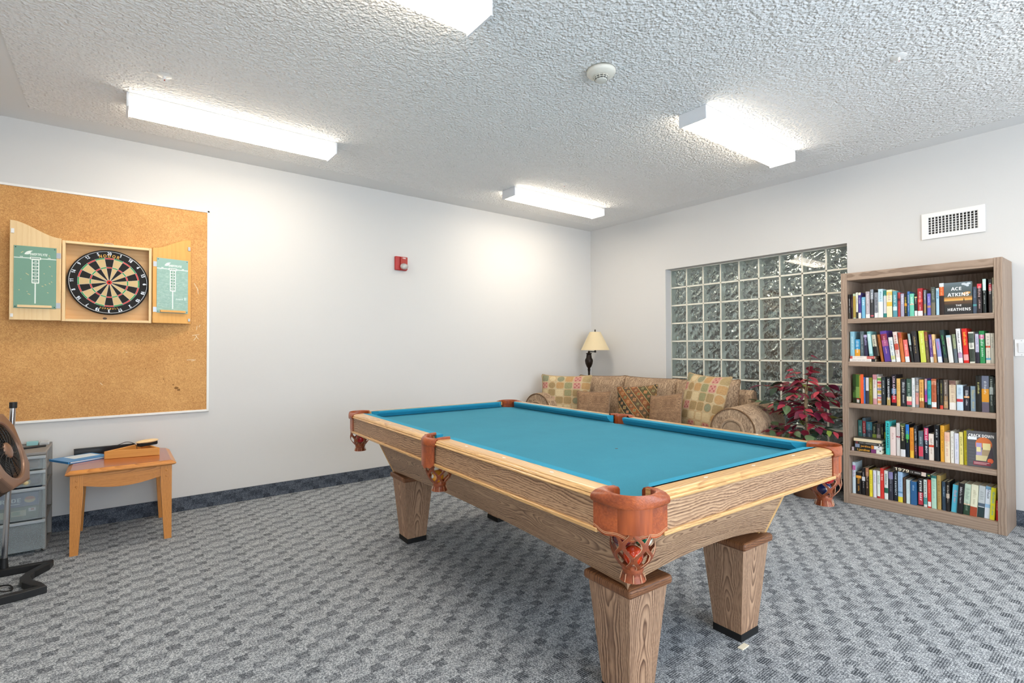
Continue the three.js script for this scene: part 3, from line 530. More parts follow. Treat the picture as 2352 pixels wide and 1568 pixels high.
[2,3.7624,3.7893,0.169,0,0,0,"grey blue","7f95a6","c8b870","",""],
[2,3.7905,3.8189,0.239,0,0,0,"black","1a1a18","ddd88a","",""],
[2,3.8201,3.8571,0.241,0,0,0,"orange and grey","6d7488","dfe4ea",".36-.72:e09a2c,.74-1:6a6272",""],
[2,3.8576,3.8788,0.238,0,0,0,"dark green","303c38","c8d2ce",".3-.5:a8b4b4",""],
[2,3.8794,3.8885,0.234,0,0,0,"black","181c1e","9ab0a8","",""],
[3,3.052,3.0813,0.222,0,0,1,"teal green","3f7a76","c8e0dc","",""],
[3,3.083,3.1057,0.241,0,0,1,"red and grey","5a7280","f0e6e4",".1-.5:b03a40",""],
[3,3.1071,3.1475,0.214,0,0,1,"slate blue","48586a","b8c6d2","0-.3:4a98ac",""],
[3,3.1485,3.1751,0.203,0,0,1,"black and green","2a3a30","e8f0c8",".4-.9:9cb44c",""],
[3,3.1767,3.2046,0.205,0,0,1,"grey","5c5a5e","d8ccd0",".4-.9:c8b8bc",""],
[3,3.2073,3.2246,0.209,0,0,1,"black","2a2e26","b8b484","",""],
[3,3.2272,3.2541,0.212,0,0,1,"navy and green","1e2430","a8b43c",".3-.6:8f9c30,.75-.9:d85060",""],
[3,3.2567,3.2816,0.213,0,0,1,"sky blue","5f9cc4","e0eef6","",""],
[3,3.2753,3.3025,0.249,0,0,0,"turquoise","3fc4c4","103c48","","PETER JAMES"],
[3,3.3039,3.3382,0.21,0,0,0,"pale pink","ecd9d4","c8a4a0","",""],
[3,3.3407,3.3641,0.241,0,0,0,"white","dedad8","b0a8a8",".4-.44:b03048",""],
[3,3.3655,3.3961,0.241,0,0,0,"black","1e201c","d8d0a0","0-.1:4a6038,.78-1:e2e4ea","Jardine"],
[3,3.3975,3.4189,0.238,0,0,0,"black and green","0f1c2c","86d83c",".0-.3:2a78d0,.3-.45:3ab070",""],
[3,3.4227,3.4468,0.216,0,0,0,"orange","e6912c","b8601c",".75-1:eebc40",""],
[3,3.4491,3.4667,0.235,0,0,0,"black","26282e","d4dce2",".6-.9:5a2c3a",""],
[3,3.4743,3.5011,0.201,0,0,0,"slate grey","5a6a74","c8d6dc",".55-.9:d84a60",""],
[3,3.5052,3.5303,0.236,0,0,0,"dark navy","23283a","e6eaf0",".05-.42:cf3a64","THE LOST BOY"],
[3,3.5319,3.5612,0.187,0,0,0,"cream","efe4da","8a6a5c",".42-.5:e0482c",""],
[3,3.5657,3.5915,0.253,0,0,0,"black","14181e","eef2f6","",""],
[3,3.5964,3.6182,0.253,0,0,0,"orange yellow","efb03c","b87a1c","",""],
[3,3.62,3.6491,0.21,0,0,0,"peach","eedcc0","d8a090","0-.3:ecc0a8",""],
[3,3.6516,3.6708,0.219,0,0,0,"white","ecebe4","b8a0a0","",""],
[3,3.6729,3.6975,0.209,0,0,0,"lilac white","dfe0ee","9aa8d0","",""],
[3,3.6992,3.7201,0.22,0,0,0,"pale yellow","ece08c","8a8440","",""],
[3,3.7222,3.7466,0.23,0,0,0,"yellow","e6dc30","c8a81c","",""],
[4,3.052,3.0748,0.24,0,0,0,"pale blue","cfe0ea","b0709c",".1-.25:c86aa8",""],
[4,3.0763,3.1125,0.168,0,0,0,"black and orange","1e1c1e","eaa83c",".15-.27:efa63c",""],
[4,3.1159,3.1384,0.208,0,0,0,"black","1a1a1e","d8d8d4",".33-.48:d8dadc",""],
[4,3.1419,3.1641,0.214,0,0,0,"dark brown","38281f","d8b8a8","0-.3:b07a5c",""],
[4,3.1675,3.1895,0.201,0,0,0,"yellow","ecdc3c","b8a428","",""],
[4,3.1929,3.2149,0.203,0,0,0,"lilac white","e4e2ee","a89cc0","",""],
[4,3.2179,3.2377,0.204,0,0,0,"white","e8eee8","8aa894",".93-1:b82c34",""],
[4,3.2376,3.2603,0.226,0.2,0,0,"red","dc3c34","fbe6e0","",""],
[4,3.2622,3.2862,0.213,0,0,0,"white and green","e2e8e6","1c4a3c",".6-.78:2a6a56",""],
[4,3.2892,3.3179,0.209,0,0,0,"dark slate","363845","9ca2ae","0-.25:8a84b4",""],
[4,3.3221,3.3452,0.218,0,0,0,"dark navy","1c2530","d0dce2","","THE PERFECT"],
[4,3.3484,3.3776,0.222,0,0,0,"light blue","a8c8e8","7c98c8",".65-.7:6a98c0,.82-1:ecdc44",""],
[4,3.3805,3.3945,0.183,0,0,0,"brown","5c463a","2c1c14","",""],
[4,3.3976,3.4212,0.172,0,0,0,"ice white","d4e8ec","b8d0d8","",""],
[4,3.4242,3.4606,0.167,0,0,0,"royal blue","2f6496","b8d4ea","",""],
[4,3.4672,3.4959,0.193,0,0,0,"black and red","26262a","f0f2f2",".5-.95:c23a4c","PETER MAY"],
[4,3.5,3.5202,0.193,0,0,0,"pale grey and teal","d2dcd8","5a7a7c",".65-.9:52a4a4","PETER MAY"],
[4,3.5231,3.542,0.197,0,0,0,"red","e03a30","f49a80",".78-.95:f2eeee",""],
[4,3.5428,3.572,0.23,0,0,0,"mint","b5dcc8","8ab8a4","0-.08:2a7470",""],
[4,3.5754,3.5975,0.238,0,0,0,"tan gold","b89a5a","7c6430","",""],
[4,3.6023,3.6228,0.199,0,0,0,"slate navy","33475a","a0c0d8","",""],
[4,3.6262,3.6454,0.204,0,0,0,"black","1c1816","d8d0c4",".4-.55:b8a898",""],
[4,3.6493,3.6803,0.19,3.7,0,0,"cyan","58bcd8","f08c98","",""],
[4,3.681,3.7122,0.208,3.6,0,0,"black","1a1a1c","eceef0","",""],
[4,3.7132,3.7475,0.209,3.5,0,0,"pale green","c0d4c0","8aa090",".68-1:2f4a38,.64-.68:e8c8a8",""],
[4,3.7483,3.7846,0.212,3.4,0,0,"cream","e4e2c8","b4b090",".7-1:a84c30",""],
[4,3.7855,3.8187,0.211,3.3,0,0,"pale grey","c4ccd0","949ea4",".55-.65:5a6a7c,.68-1:2c4044",""],
[4,3.82,3.8474,0.214,3.1,0,0,"white and blue","dce6f4","2a3450","0-.1:7aa8cc,.55-.66:9cc4e8",""],
[4,3.8483,3.8726,0.212,3.0,0,0,"yellow","e4e02c","4aa0c0","",""],
[4,3.8776,3.8898,0.13,1.0,0,0,"red","d82c2c","f0d0d0","",""]
];
  const CW = 64, CH = 256, COLS = 32;
  const titles = [];
  // marks that read as small lettering too fine to make out
  function scribble(x, x0, y0, w, h, col, k) { x.fillStyle = col; let p = y0; while (p < y0 + h) { const l = 2 + 5 * hash(k, Math.floor(p) + 3); x.fillRect(x0 + w * 0.15 * hash(k + 5, Math.floor(p)), p, w * (0.6 + 0.4 * hash(k + 9, Math.floor(p))), l * 0.6); p += l + (hash(k + 2, Math.floor(p)) > 0.8 ? 5 : 1.2); } }
  const atlas = canvasTex(2048, 2048, (x) => {
    BOOKS.forEach(([s, z0, z1, h, lean, up, back, nm, base, txt, bands, title], i) => {
      const cx = (i % COLS) * CW, cy = Math.floor(i / COLS) * CH;
      x.fillStyle = '#' + base; x.fillRect(cx, cy, CW, CH);
      x.save(); x.beginPath(); x.rect(cx + 8, cy, CW - 8, CH); x.clip();
      for (const b of bands ? bands.split(',') : []) { const [r, c] = b.split(':'), [a, e] = r.split('-').map(Number); x.fillStyle = '#' + c; x.fillRect(cx + 8, cy + a * CH, CW - 8, (e - a) * CH); }
      if (title) { x.translate(cx + 36, cy + 10); x.rotate(Math.PI / 2); x.fillStyle = '#' + txt; x.textBaseline = 'middle'; x.font = 'bold 34px sans-serif'; const m = x.measureText(title).width, L = title.length > 8 ? 190 : 120; x.scale(L / m, 1); x.fillText(title, 6, 0); }
      else { const a = 0.08 + 0.14 * hash(i, 1), e = 0.6 + 0.3 * hash(i, 2), w = 18 + 16 * hash(i, 3); scribble(x, cx + 36 - w / 2, cy + a * CH, w, (e - a) * CH * 0.5, '#' + txt, i * 7); if (hash(i, 4) > 0.35) scribble(x, cx + 36 - w / 3, cy + (a + (e - a) * 0.62) * CH, w * 0.66, (e - a) * CH * 0.38, '#' + txt, i * 7 + 3); }
      x.restore();
    });
  });
  const cover = std({ map: atlas, roughness: 0.38 }), paper = std({ color: C('d9cdb2'), roughness: 0.9 });
  const ROW = ['top shelf', 'second shelf', 'third shelf', 'fourth shelf', 'bottom shelf'], ord = (n) => n + (n % 100 > 10 && n % 100 < 14 ? 'th' : ['th', 'st', 'nd', 'rd'][n % 10] ?? 'th');
  const XF = [-0.318, -0.312, -0.3, -0.29, -0.295];
  const setUV = (g, u, v, u2 = u, v2 = v) => { const a = g.attributes.uv; for (let i = 0; i < a.count; i++) a.setXY(i, mix(u, u2, a.getX(i)), mix(v, v2, a.getY(i))); return g; };
  // an upright book: spine towards -x, boards on both sides, page block inside; origin at the foot of the spine
  function book(w, h, d, uvSpine, uvFlat, name = 'book') {
    const tk = 0.0022, g = [];
    const spine = new THREE.BoxGeometry(tk, h, w); setUV(spine, ...uvFlat); g.push(spine.translate(tk / 2, h / 2, 0));
    const n = 5, face = grid(n, 1, (u, v) => { const a = (u - 0.5) * 2; return [-0.0016 * (1 - a * a), v * h, (u - 0.5) * w]; }, (u, v) => [mix(uvSpine[0], uvSpine[2], u), mix(uvSpine[1], uvSpine[3], v)]); g.push(face);
    for (const s of [-1, 1]) { const b = new THREE.BoxGeometry(d, h, tk); setUV(b, ...uvFlat); g.push(b.translate(d / 2, h / 2, s * (w / 2 - tk / 2))); }
    const o = new THREE.Group(); mesh('cover', g, cover, o);
    mesh('pages', new THREE.BoxGeometry(d - 0.008, h - 0.006, w - 2 * tk).translate((d - 0.008) / 2 + 0.003, h / 2, 0), paper, o);
    o.name = numbered(name); scene.add(o); return o;
  }
  const count = {};
  BOOKS.forEach(([s, z0, z1, h, lean, up, back, nm, base, txt, bands, title], i) => {
    const cx = (i % COLS) * CW, cy = Math.floor(i / COLS) * CH, e = 2048, uS = [(cx + 9) / e, 1 - (cy + CH - 1) / e, (cx + CW - 1) / e, 1 - (cy + 1) / e], uF = [(cx + 4) / e, 1 - (cy + 128) / e];
    const a = THREE.MathUtils.degToRad(lean), w = Math.max(0.008, (z1 - z0) * Math.cos(a) - 0.0012), d = Math.min(0.16, 0.085 + h * 0.22 + 0.02 * hash(i, 8));
    const o = book(w, h, back ? Math.min(d, 0.12) : d, uS, uF);
    o.position.set(XF[s] + (back ? 0.13 : 0) + 0.012 * (hash(i, 6) - 0.3), SH[s] + up + 0.0005 + Math.abs(Math.sin(a)) * w / 2, (z0 + z1) / 2); o.rotation.x = a;
    const key = s + (up ? 'u' : back ? 'b' : ''), n = count[key] = (count[key] ?? 0) + 1;
    const where = up ? `${ord(n)} upright on two flat books, ${ROW[s]}` : back ? `${ord(n)} behind the flat pile, ${ROW[s]}` : `${ord(n)} upright from the window end, ${ROW[s]}`;
    tag(o, `${nm} book standing ${where}`, 'book', `books on the ${ROW[s]}`);
  });
  // ---- flat books and books shown cover first: their own print
  function printed(name, wz, h, tk, draw, res, pos, rotY, label, group, sideCol, spineEnd = 1) { // cover facing -x, spine at +z (1) or -z (-1)
    const m = std({ map: canvasTex(res[0], res[1], draw), roughness: 0.35 }), side = std({ color: C(sideCol), roughness: 0.4 });
    const o = new THREE.Group(); o.name = numbered(name); scene.add(o);
    const f = grid(1, 1, (u, v) => [-0.0002, v * h, (u - 0.5) * wz]);
    mesh('front_cover', [f], m, o, 'printed front cover');
    mesh('cover', [bb(0, 0.002, 0, h, -wz / 2, wz / 2), bb(tk - 0.002, tk, 0, h, -wz / 2, wz / 2), bb(0, tk, 0, h, spineEnd * wz / 2 - 0.001, spineEnd * wz / 2 + 0.001)], side, o);
    mesh('pages', bb(0.002, tk - 0.002, 0.003, h - 0.003, -wz / 2 + (spineEnd < 0 ? 0.002 : 0.004), wz / 2 - (spineEnd < 0 ? 0.004 : 0.002)), paper, o);
    o.position.set(pos[0], pos[1] + 0.0006, pos[2]); o.rotation.y = rotY; tag(o, label, 'book', group); return o;
  }
  const center = (x, s, cx, y, size, col, fam = 'bold', w) => { x.font = `${fam} ${size}px sans-serif`; x.fillStyle = col; x.textAlign = 'center'; const m = x.measureText(s).width; x.save(); x.translate(cx, y); if (w) x.scale(w / m, 1); x.fillText(s, 0, 0); x.restore(); };
  printed('book', 0.148, 0.218, 0.03, (x, W, Hh) => {
    const g = x.createLinearGradient(0, 0, 0, Hh); [[0, '#6d7c84'], [0.16, '#5a686c'], [0.42, '#4c5657'], [0.5, '#c98a44'], [0.56, '#e8b868'], [0.6, '#4a3c34'], [0.62, '#6b4c34'], [0.72, '#33302e'], [1, '#26262a']].forEach(([a, c]) => g.addColorStop(a, c)); x.fillStyle = g; x.fillRect(0, 0, W, Hh);
    x.fillStyle = '#c9d2d8'; for (const [a, b, r] of [[300, 40, 34], [340, 55, 36], [372, 36, 30], [356, 78, 22]]) { x.beginPath(); x.ellipse(a, b, r, r * 0.6, 0, 0, 7); x.fill(); }
    x.fillStyle = '#d8a25c'; x.beginPath(); x.ellipse(330, 215, 70, 26, -0.2, 0, 7); x.fill();
    center(x, 'ACE', 190, 150, 84, '#f4f6f8', 'bold', 160); center(x, 'ATKINS', 215, 262, 88, '#f4f6f8', 'bold', 320);
    x.fillStyle = '#1c1a1a'; x.fillRect(292, 322, 14, 44); x.beginPath(); x.arc(299, 316, 7, 0, 7); x.fill();
    center(x, 'THE', 220, 452, 46, '#e8e8e6', 'bold', 90); center(x, 'HEATHENS', 224, 536, 74, '#f4f4f2', 'bold', 350);
  }, [420, 600], [-0.318, SH[0], 3.7105], 0, 'dark book shown cover first with sunset picture, top shelf', 'books shown cover first', '2b2d30', -1);
  printed('book', 0.146, 0.236, 0.032, (x, W, Hh) => {
    x.fillStyle = '#58585c'; x.fillRect(0, 0, W, Hh); x.strokeStyle = '#76767a'; x.lineWidth = 3; for (let k = 0; k < 9; k++) { x.beginPath(); x.moveTo(20, 150 + 52 * k); x.lineTo(110, 156 + 52 * k); x.stroke(); }
    x.fillStyle = '#d8743c'; x.beginPath(); x.arc(240, 210, 118, Math.PI, 0); x.fill(); x.fillRect(122, 205, 236, 60);
    x.fillStyle = '#a99cc4'; x.fillRect(132, 190, 80, 220); x.fillStyle = '#e8dca0'; x.fillRect(225, 190, 110, 120); x.fillRect(136, 260, 60, 80); x.fillStyle = '#b09a78'; x.fillRect(212, 300, 120, 120); x.fillStyle = '#d8cc9c'; x.fillRect(126, 400, 190, 90);
    x.fillStyle = '#4a424c'; x.beginPath(); x.moveTo(352, 220); x.lineTo(380, 470); x.lineTo(270, 490); x.lineTo(320, 330); x.fill();
    x.fillStyle = '#e8663c'; x.beginPath(); x.arc(330, 480, 42, 0, 7); x.fill(); x.fillStyle = '#8c3040'; x.fillRect(86, 505, 250, 62);
    x.fillStyle = '#eceff2'; x.fillRect(12, 96, 130, 46); center(x, 'CRACK DOWN', 205, 96, 70, '#f6f6f4', 'bold', 370);
    x.fillStyle = '#f0dcdc'; x.fillRect(96, 520, 220, 7); x.fillRect(96, 542, 180, 6);
  }, [420, 600], [-0.296, SH[3], 3.815], 0.12, 'grey book shown cover first with arch picture, fourth shelf', 'books shown cover first', '5a5a60', -1);
  printed('book', 0.074, 0.225, 0.026, (x, W, Hh) => {
    x.fillStyle = '#4c7a36'; x.fillRect(0, 0, W, Hh); x.fillStyle = '#2c4a24'; x.fillRect(0, 0, 130, 330); x.fillStyle = '#86b060'; x.fillRect(120, 260, 180, 230); x.fillStyle = '#c8a43c'; x.fillRect(250, 20, 50, 470);
    x.fillStyle = '#1c2418'; x.fillRect(20, 250, 40, 130); x.fillStyle = '#26301e'; x.fillRect(0, 490, W, 110); x.fillStyle = '#e8e8e8'; x.fillRect(150, 520, 100, 66); x.fillStyle = '#c83a2c'; x.fillRect(150, 500, 100, 22);
  }, [300, 600], [-0.306, SH[2], 3.095], -0.5, 'green book with orange spine turned cover outwards, third shelf', 'books shown cover first', 'e85a28', 1);
  // lying books: spine along z facing -x
  function lying(len, tk, d, draw, pos, rotX, label, cov, group, yaw = 0) {
    const o = new THREE.Group(); o.name = numbered('book'); scene.add(o);
    const face = grid(1, 1, (u, v) => [-0.0003, v * tk, (u - 0.5) * len]);
    mesh('spine', face, std({ map: canvasTex(512, 64, draw), roughness: 0.4 }), o, 'printed spine');
    mesh('cover', [bb(0, d, 0, 0.002, -len / 2, len / 2), bb(0, d, tk - 0.002, tk, -len / 2, len / 2), bb(0, 0.002, 0, tk, -len / 2, len / 2)], std({ color: C(cov), roughness: 0.4 }), o);
    mesh('pages', bb(0.002, d - 0.004, 0.002, tk - 0.002, -len / 2 + 0.003, len / 2 - 0.003), paper, o);
    o.position.set(pos[0], pos[1] + 0.0006, pos[2]); o.rotation.set(rotX, yaw, 0); tag(o, label, 'book', group); return o;
  }
  const fill = (x, c, a = 0, b = 512) => { x.fillStyle = c; x.fillRect(a, 0, b - a, 64); };
  const word = (x, s, px, col, size, w) => { x.font = `bold ${size}px sans-serif`; x.fillStyle = col; x.textBaseline = 'middle'; const m = x.measureText(s).width; x.save(); x.translate(px, 33); x.scale(w / m, 1); x.fillText(s, 0, 0); x.restore(); };
  const dashes = (x, a, b, col, k) => { x.fillStyle = col; for (let p = a; p < b; p += 9) if (hash(p, k) > 0.2) { x.fillRect(p, 20 + 6 * hash(p, k + 1), 6, 9); x.fillRect(p, 38, 6, 5); } };
  lying(0.168, 0.0212, 0.13, (x) => { fill(x, '#ece6e0'); fill(x, '#22262a', 440, 512); dashes(x, 40, 420, '#9a9294', 3); }, [-0.322, SH[1], 3.14], 0, 'white spined book lying flat at the bottom of second shelf pile', '2c2e34', 'flat books', 0.02);
  lying(0.16, 0.0205, 0.125, (x) => { fill(x, '#c4544c'); fill(x, '#f0e8e0', 50, 330); fill(x, '#e9e2d4', 330, 360); dashes(x, 60, 300, '#b8b0aa', 5); dashes(x, 380, 490, '#f0d0cc', 6); }, [-0.318, SH[1] + 0.0213, 3.138], 0, 'red and white book lying on a white spined book, second shelf', 'b8504a', 'flat books', -0.01);
  lying(0.2, 0.029, 0.12, (x) => { fill(x, '#26241f'); fill(x, '#b8a8ac', 0, 40); word(x, 'i.Jardine', 96, '#efb23c', 46, 212); fill(x, '#7c3a70', 330, 410); fill(x, '#e2e6da', 415, 512); x.fillStyle = '#3c3c3a'; x.fillRect(470, 8, 20, 20); }, [-0.316, SH[3], 3.16], 0, 'black book with yellow lettering at the bottom of fourth shelf pile', '2a2822', 'flat books', 0.01);
  lying(0.178, 0.026, 0.118, (x) => { fill(x, '#24231f'); fill(x, '#8c98b0', 0, 90); word(x, 'Jardine', 112, '#eaa43c', 44, 190); fill(x, '#c8782c', 312, 360); fill(x, '#e4e6e8', 365, 512); x.fillStyle = '#38383a'; x.fillRect(440, 10, 26, 18); }, [-0.308, SH[3] + 0.0292, 3.168], 0, 'black book with orange lettering second in fourth shelf pile', '2e2c28', 'flat books', -0.02);
  lying(0.178, 0.022, 0.115, (x) => { fill(x, '#3a3834'); fill(x, '#7c3c38', 20, 60); dashes(x, 80, 420, '#b8b4ac', 9); x.fillStyle = '#e8e8e4'; x.beginPath(); x.arc(470, 34, 14, 0, 7); x.fill(); }, [-0.308, SH[3] + 0.0554, 3.167], 0, 'dark grey book third in fourth shelf pile', '3a3834', 'flat books', 0.01);
  lying(0.18, 0.023, 0.115, (x) => { fill(x, '#ead9b8'); x.fillStyle = '#d8c6a2'; for (let k = 0; k < 9; k++) x.fillRect(0, 4 + 7 * k, 512, 1.5); }, [-0.312, SH[3] + 0.0776, 3.163], 0, 'cream page edges of a book lying on top of fourth shelf pile', '4a4438', 'flat books', 0.03);
  lying(0.222, 0.028, 0.14, (x) => { fill(x, '#2a2522'); fill(x, '#3c3430', 0, 14); word(x, '1979', 18, '#f0e6cc', 68, 210); dashes(x, 245, 380, '#f0f0ea', 12); fill(x, '#e6d2c4', 390, 450); fill(x, '#24302a', 456, 512); x.fillStyle = '#c8d048'; x.beginPath(); x.moveTo(468, 34); x.lineTo(500, 22); x.lineTo(496, 48); x.fill(); }, [-0.302, SH[4] + 0.222, 3.432], 0.07, 'thick dark book lying tilted across the books on the bottom shelf', '4a1c1e', 'flat books', 0.0);
}

// ================================================================ SOFA, PILLOWS, LAMP, PLANT
const pillowG = (w, h, d, pinch = 0.07) => {
  const n = 22, P = (u, v, s) => { const a = 2 * u - 1, b = 2 * v - 1, e = Math.pow(1 - Math.pow(Math.abs(a), 3.2), 0.6) * Math.pow(1 - Math.pow(Math.abs(b), 3.2), 0.6); return [w / 2 * a * (1 - pinch * (1 - b * b) * Math.abs(a)), h / 2 * b * (1 - pinch * (1 - a * a) * Math.abs(b)), s * d / 2 * (e + 0.01) * (1 + 0.06 * (noise(a * 3 + 7, b * 3 + w * 9) - 0.5))]; };
  return join([grid(n, n, (u, v) => P(u, v, 1)), grid(n, n, (u, v) => P(1 - u, v, -1), (u, v) => [1 - u, v])]);
};
const pillowSeam = (w, h, pinch = 0.07) => { const pts = []; for (let s = 0; s < 4; s++) for (let k = 0; k < 10; k++) { const q = -1 + 2 * k / 10, [a, b] = [[q, -1], [1, q], [-q, 1], [-1, -q]][s]; pts.push([w / 2 * a * (1 - pinch * (1 - b * b) * Math.abs(a)), h / 2 * b * (1 - pinch * (1 - a * a) * Math.abs(b)), 0]); } return tube(pts, 0.004, 120, 5, true); };
{
  const F = -82 * Math.PI / 180;
  const s = thing('sofa', 'taupe chenille rolled arm sofa under the glass block window', 'sofa', [-1.055, 0, 1.35], F);   // local: x along, +z forward
  const up = M.sofa, scale = (g, q = 2) => { const a = g.attributes.uv; for (let i = 0; i < a.count; i++) a.setXY(i, a.getX(i) * 0.7, a.getY(i) * 0.7); return g; };
  const turned = (g) => { const a = g.attributes.uv; for (let i = 0; i < a.count; i++) a.setXY(i, a.getY(i) * 0.6, a.getX(i) * 0.7); return g; };
  mesh('base', bb(-1.12, 1.12, 0.05, 0.3, -0.82, -0.03, 0.03), up, s);
  for (const x of [-1.12, 1.12]) for (const z of [-0.08, -0.76]) mesh('foot', cyl(0.025, 0.03, 0.055, x * 0.93, 0, z), M.black, s);
  for (let k = -1; k <= 1; k++) mesh('seat_cushion', bb(k * 0.6 - 0.298, k * 0.6 + 0.298, 0.29, 0.455, -0.62, -0.01, 0.06), up, s);
  const bk = ccw([[-0.86, 0.1], [-0.84, 0.72], [-0.82, 0.80], [-0.76, 0.82], [-0.70, 0.78], [-0.62, 0.4], [-0.62, 0.1]]);
  mesh('backrest', metreUV(toCreasedNormals(prism(bk, -0.98, 0.98).rotateY(-Math.PI / 2), 0.7), 'y'), up, s);
  for (let k = -1; k <= 1; k++) {
    const c = mesh('back_cushion', turned(pillowG(0.63, 0.5, 0.25, 0.03)), up, s); c.position.set(k * 0.6, 0.665, -0.57); c.rotation.set(-0.2, 0, [0.02, -0.015, 0.03][k + 1]);
    mesh('welt', pillowSeam(0.63, 0.5, 0.03), at(M.sofa, { color: C('b8a490') }), c);
  }
  for (const sd of [-1, 1]) { // rolled arms
    const R = 0.155, yc = 0.54, prof = []; for (let k = 0; k <= 22; k++) { const q = -0.55 + (Math.PI + 1.1) * k / 22; prof.push([R * Math.cos(q), yc + R * Math.sin(q)]); } prof.push([-0.105, 0.3], [-0.11, 0.06], [0.11, 0.06], [0.105, 0.3]);
    const arm = extrude(shapeOf(prof), 0.7, 0.03, 3); arm.translate(0, 0, -0.75);
    const m = mesh('arm', metreUV(toCreasedNormals(flat(arm), 0.9), 'y', 0.2, 0.1), up, s, 'rolled chenille arm'); m.position.x = sd * 1.06;
    const ring = new THREE.TorusGeometry(0.088, 0.013, 10, 40); ring.translate(0, yc, -0.012); mesh('scroll', [ring, cyl(0.085, 0.07, 0.016, 0, 0, 0, 30).rotateX(Math.PI / 2).translate(0, yc, -0.022)], up, m);
    mesh('welt', tube(prof.slice(0, 23).map(([x, y]) => [x * 1.15, yc + (y - yc) * 1.15, -0.022]), 0.005, 50, 6), at(M.sofa, { color: C('b8a490') }), m);
  }
  // throw pillows
  const patchTex = canvasTex(512, 512, (x) => {
    x.fillStyle = '#b8a582'; x.fillRect(0, 0, 512, 512); const cols = ['#a08a60', '#c8b68e', '#8a8862', '#b08a5a', '#a89068', '#968058', '#7e8268'];
    for (let r = 0; r < 6; r++) for (let c = 0; c < 6; c++) {
      const q = hash(r * 5 + 1, c * 11 + 2), X0 = c * 86 + 5, Y0 = r * 86 + 5, dots = hash(r + 20, c * 3) > 0.87 || (r === 3 && c === 1) || (r === 1 && c === 4);
      x.fillStyle = dots ? '#bd8a7c' : cols[Math.floor(q * 7)]; x.strokeStyle = '#b08a5c'; x.lineWidth = 4; x.beginPath();
      if (!dots && hash(r, c + 40) > 0.75) x.ellipse(X0 + 38, Y0 + 38, 36, 38, 0, 0, 7); else x.roundRect(X0, Y0, 76, 76, 16); x.fill(); if (hash(r + 3, c) > 0.5) x.stroke();
      if (dots) { x.fillStyle = '#a05654'; for (const [a, b] of [[18, 18], [56, 16], [38, 38], [20, 60], [60, 56]]) { x.beginPath(); x.arc(X0 + a, Y0 + b, 9, 0, 7); x.fill(); } }
    }
    for (let k = 0; k < 26000; k++) { x.fillStyle = hash(k, 5) > 0.5 ? 'rgba(255,240,210,0.07)' : 'rgba(70,50,30,0.09)'; x.fillRect(hash(k, 1) * 512, hash(k, 2) * 512, 8, 1.5); }
  });
  const kilimTex = canvasTex(512, 512, (x) => {
    x.fillStyle = '#5a4e30'; x.fillRect(0, 0, 512, 512);
    const dia = (cx, cy, w, h, c) => { x.fillStyle = c; x.beginPath(); x.moveTo(cx, cy - h); x.lineTo(cx + w, cy); x.lineTo(cx, cy + h); x.lineTo(cx - w, cy); x.fill(); };
    const bands = ['#7c4a2c', '#4e4a2c', '#6a5232', '#2e2a20', '#86502a', '#5a4632'];
    x.save(); x.translate(256, 256); x.rotate(-0.62); x.translate(-400, -400);
    for (let k = 0; k < 10; k++) { x.fillStyle = bands[k % 6]; x.fillRect(k * 80, 0, 70, 800); x.fillStyle = '#cdb27c'; x.fillRect(k * 80 + 70, 0, 4, 800); for (let j = 0; j < 12; j++) { const cy = 40 + j * 70 + (k % 2) * 30; dia(k * 80 + 35, cy, 32, 30, j % 2 ? '#2a261e' : '#94602e'); dia(k * 80 + 35, cy, 25, 23, '#a89060'); dia(k * 80 + 35, cy, 19, 17, ['#7c3a24', '#4a4a2a', '#9a4a28'][(j + k) % 3]); x.fillStyle = '#e0cf9c'; for (const [a, b] of [[0, 0], [-9, 0], [9, 0], [0, -8], [0, 8]]) x.fillRect(k * 80 + 33 + a, cy - 2 + b, 4, 4); } }
    x.restore();
    for (let k = 0; k < 16000; k++) { x.fillStyle = hash(k, 9) > 0.5 ? 'rgba(240,210,150,0.08)' : 'rgba(20,14,6,0.13)'; x.fillRect(hash(k, 1) * 512, hash(k, 2) * 512, 5, 2); }
  });
  const patch = std({ map: patchTex, roughness: 0.95 }), kilim = std({ map: kilimTex, roughness: 0.95 }), plain = at(M.sofa, { color: C('dccdc0') });
  const pillow = (name, w, h, d, mat, seam, pos, yaw, pitch, roll, label) => {
    const o = new THREE.Group(); o.name = numbered(name); scene.add(o); tag(o, label, 'pillow', 'throw pillows on the sofa'); const g = pillowG(w, h, d); if (mat === plain) scale(g);
    mesh('cushion_body', g, mat, o); mesh('seam', pillowSeam(w, h), seam, o); o.position.set(...pos); o.rotation.set(0, 0, 0); o.rotation.order = 'YXZ'; o.rotation.set(pitch, yaw * Math.PI / 180, roll);
  };
  const loc = (u, y, v) => { const w = [Math.sin(8 * Math.PI / 180), Math.cos(8 * Math.PI / 180)]; return [-1.055 + u * w[0] + v * w[1], y, 1.35 + u * w[1] - v * w[0]]; };
  const tan = std({ color: C('a8906c'), roughness: 0.9 }), brown = std({ color: C('8c7460'), roughness: 0.9 });
  pillow('patterned_pillow', 0.58, 0.5, 0.16, patch, tan, loc(-0.86, 0.675, 0.27), -60, -0.22, 0.0, 'large pillow with pastel patches leaning by the floor lamp end of sofa');
  pillow('plain_pillow', 0.37, 0.35, 0.13, plain, brown, loc(-0.44, 0.6, 0.2), -66, -0.3, 0.03, 'small plain taupe pillow in front of the lamp side patchwork pillow');
  pillow('woven_pillow', 0.43, 0.42, 0.14, kilim, brown, loc(0.01, 0.64, 0.32), -72, -0.3, 0.1, 'rust and brown kilim pillow with diamond pattern, middle of sofa');
  pillow('plain_pillow', 0.37, 0.36, 0.13, plain, brown, loc(0.35, 0.605, 0.25), -92, -0.3, 0.16, 'small plain taupe pillow between kilim and large patchwork pillow');
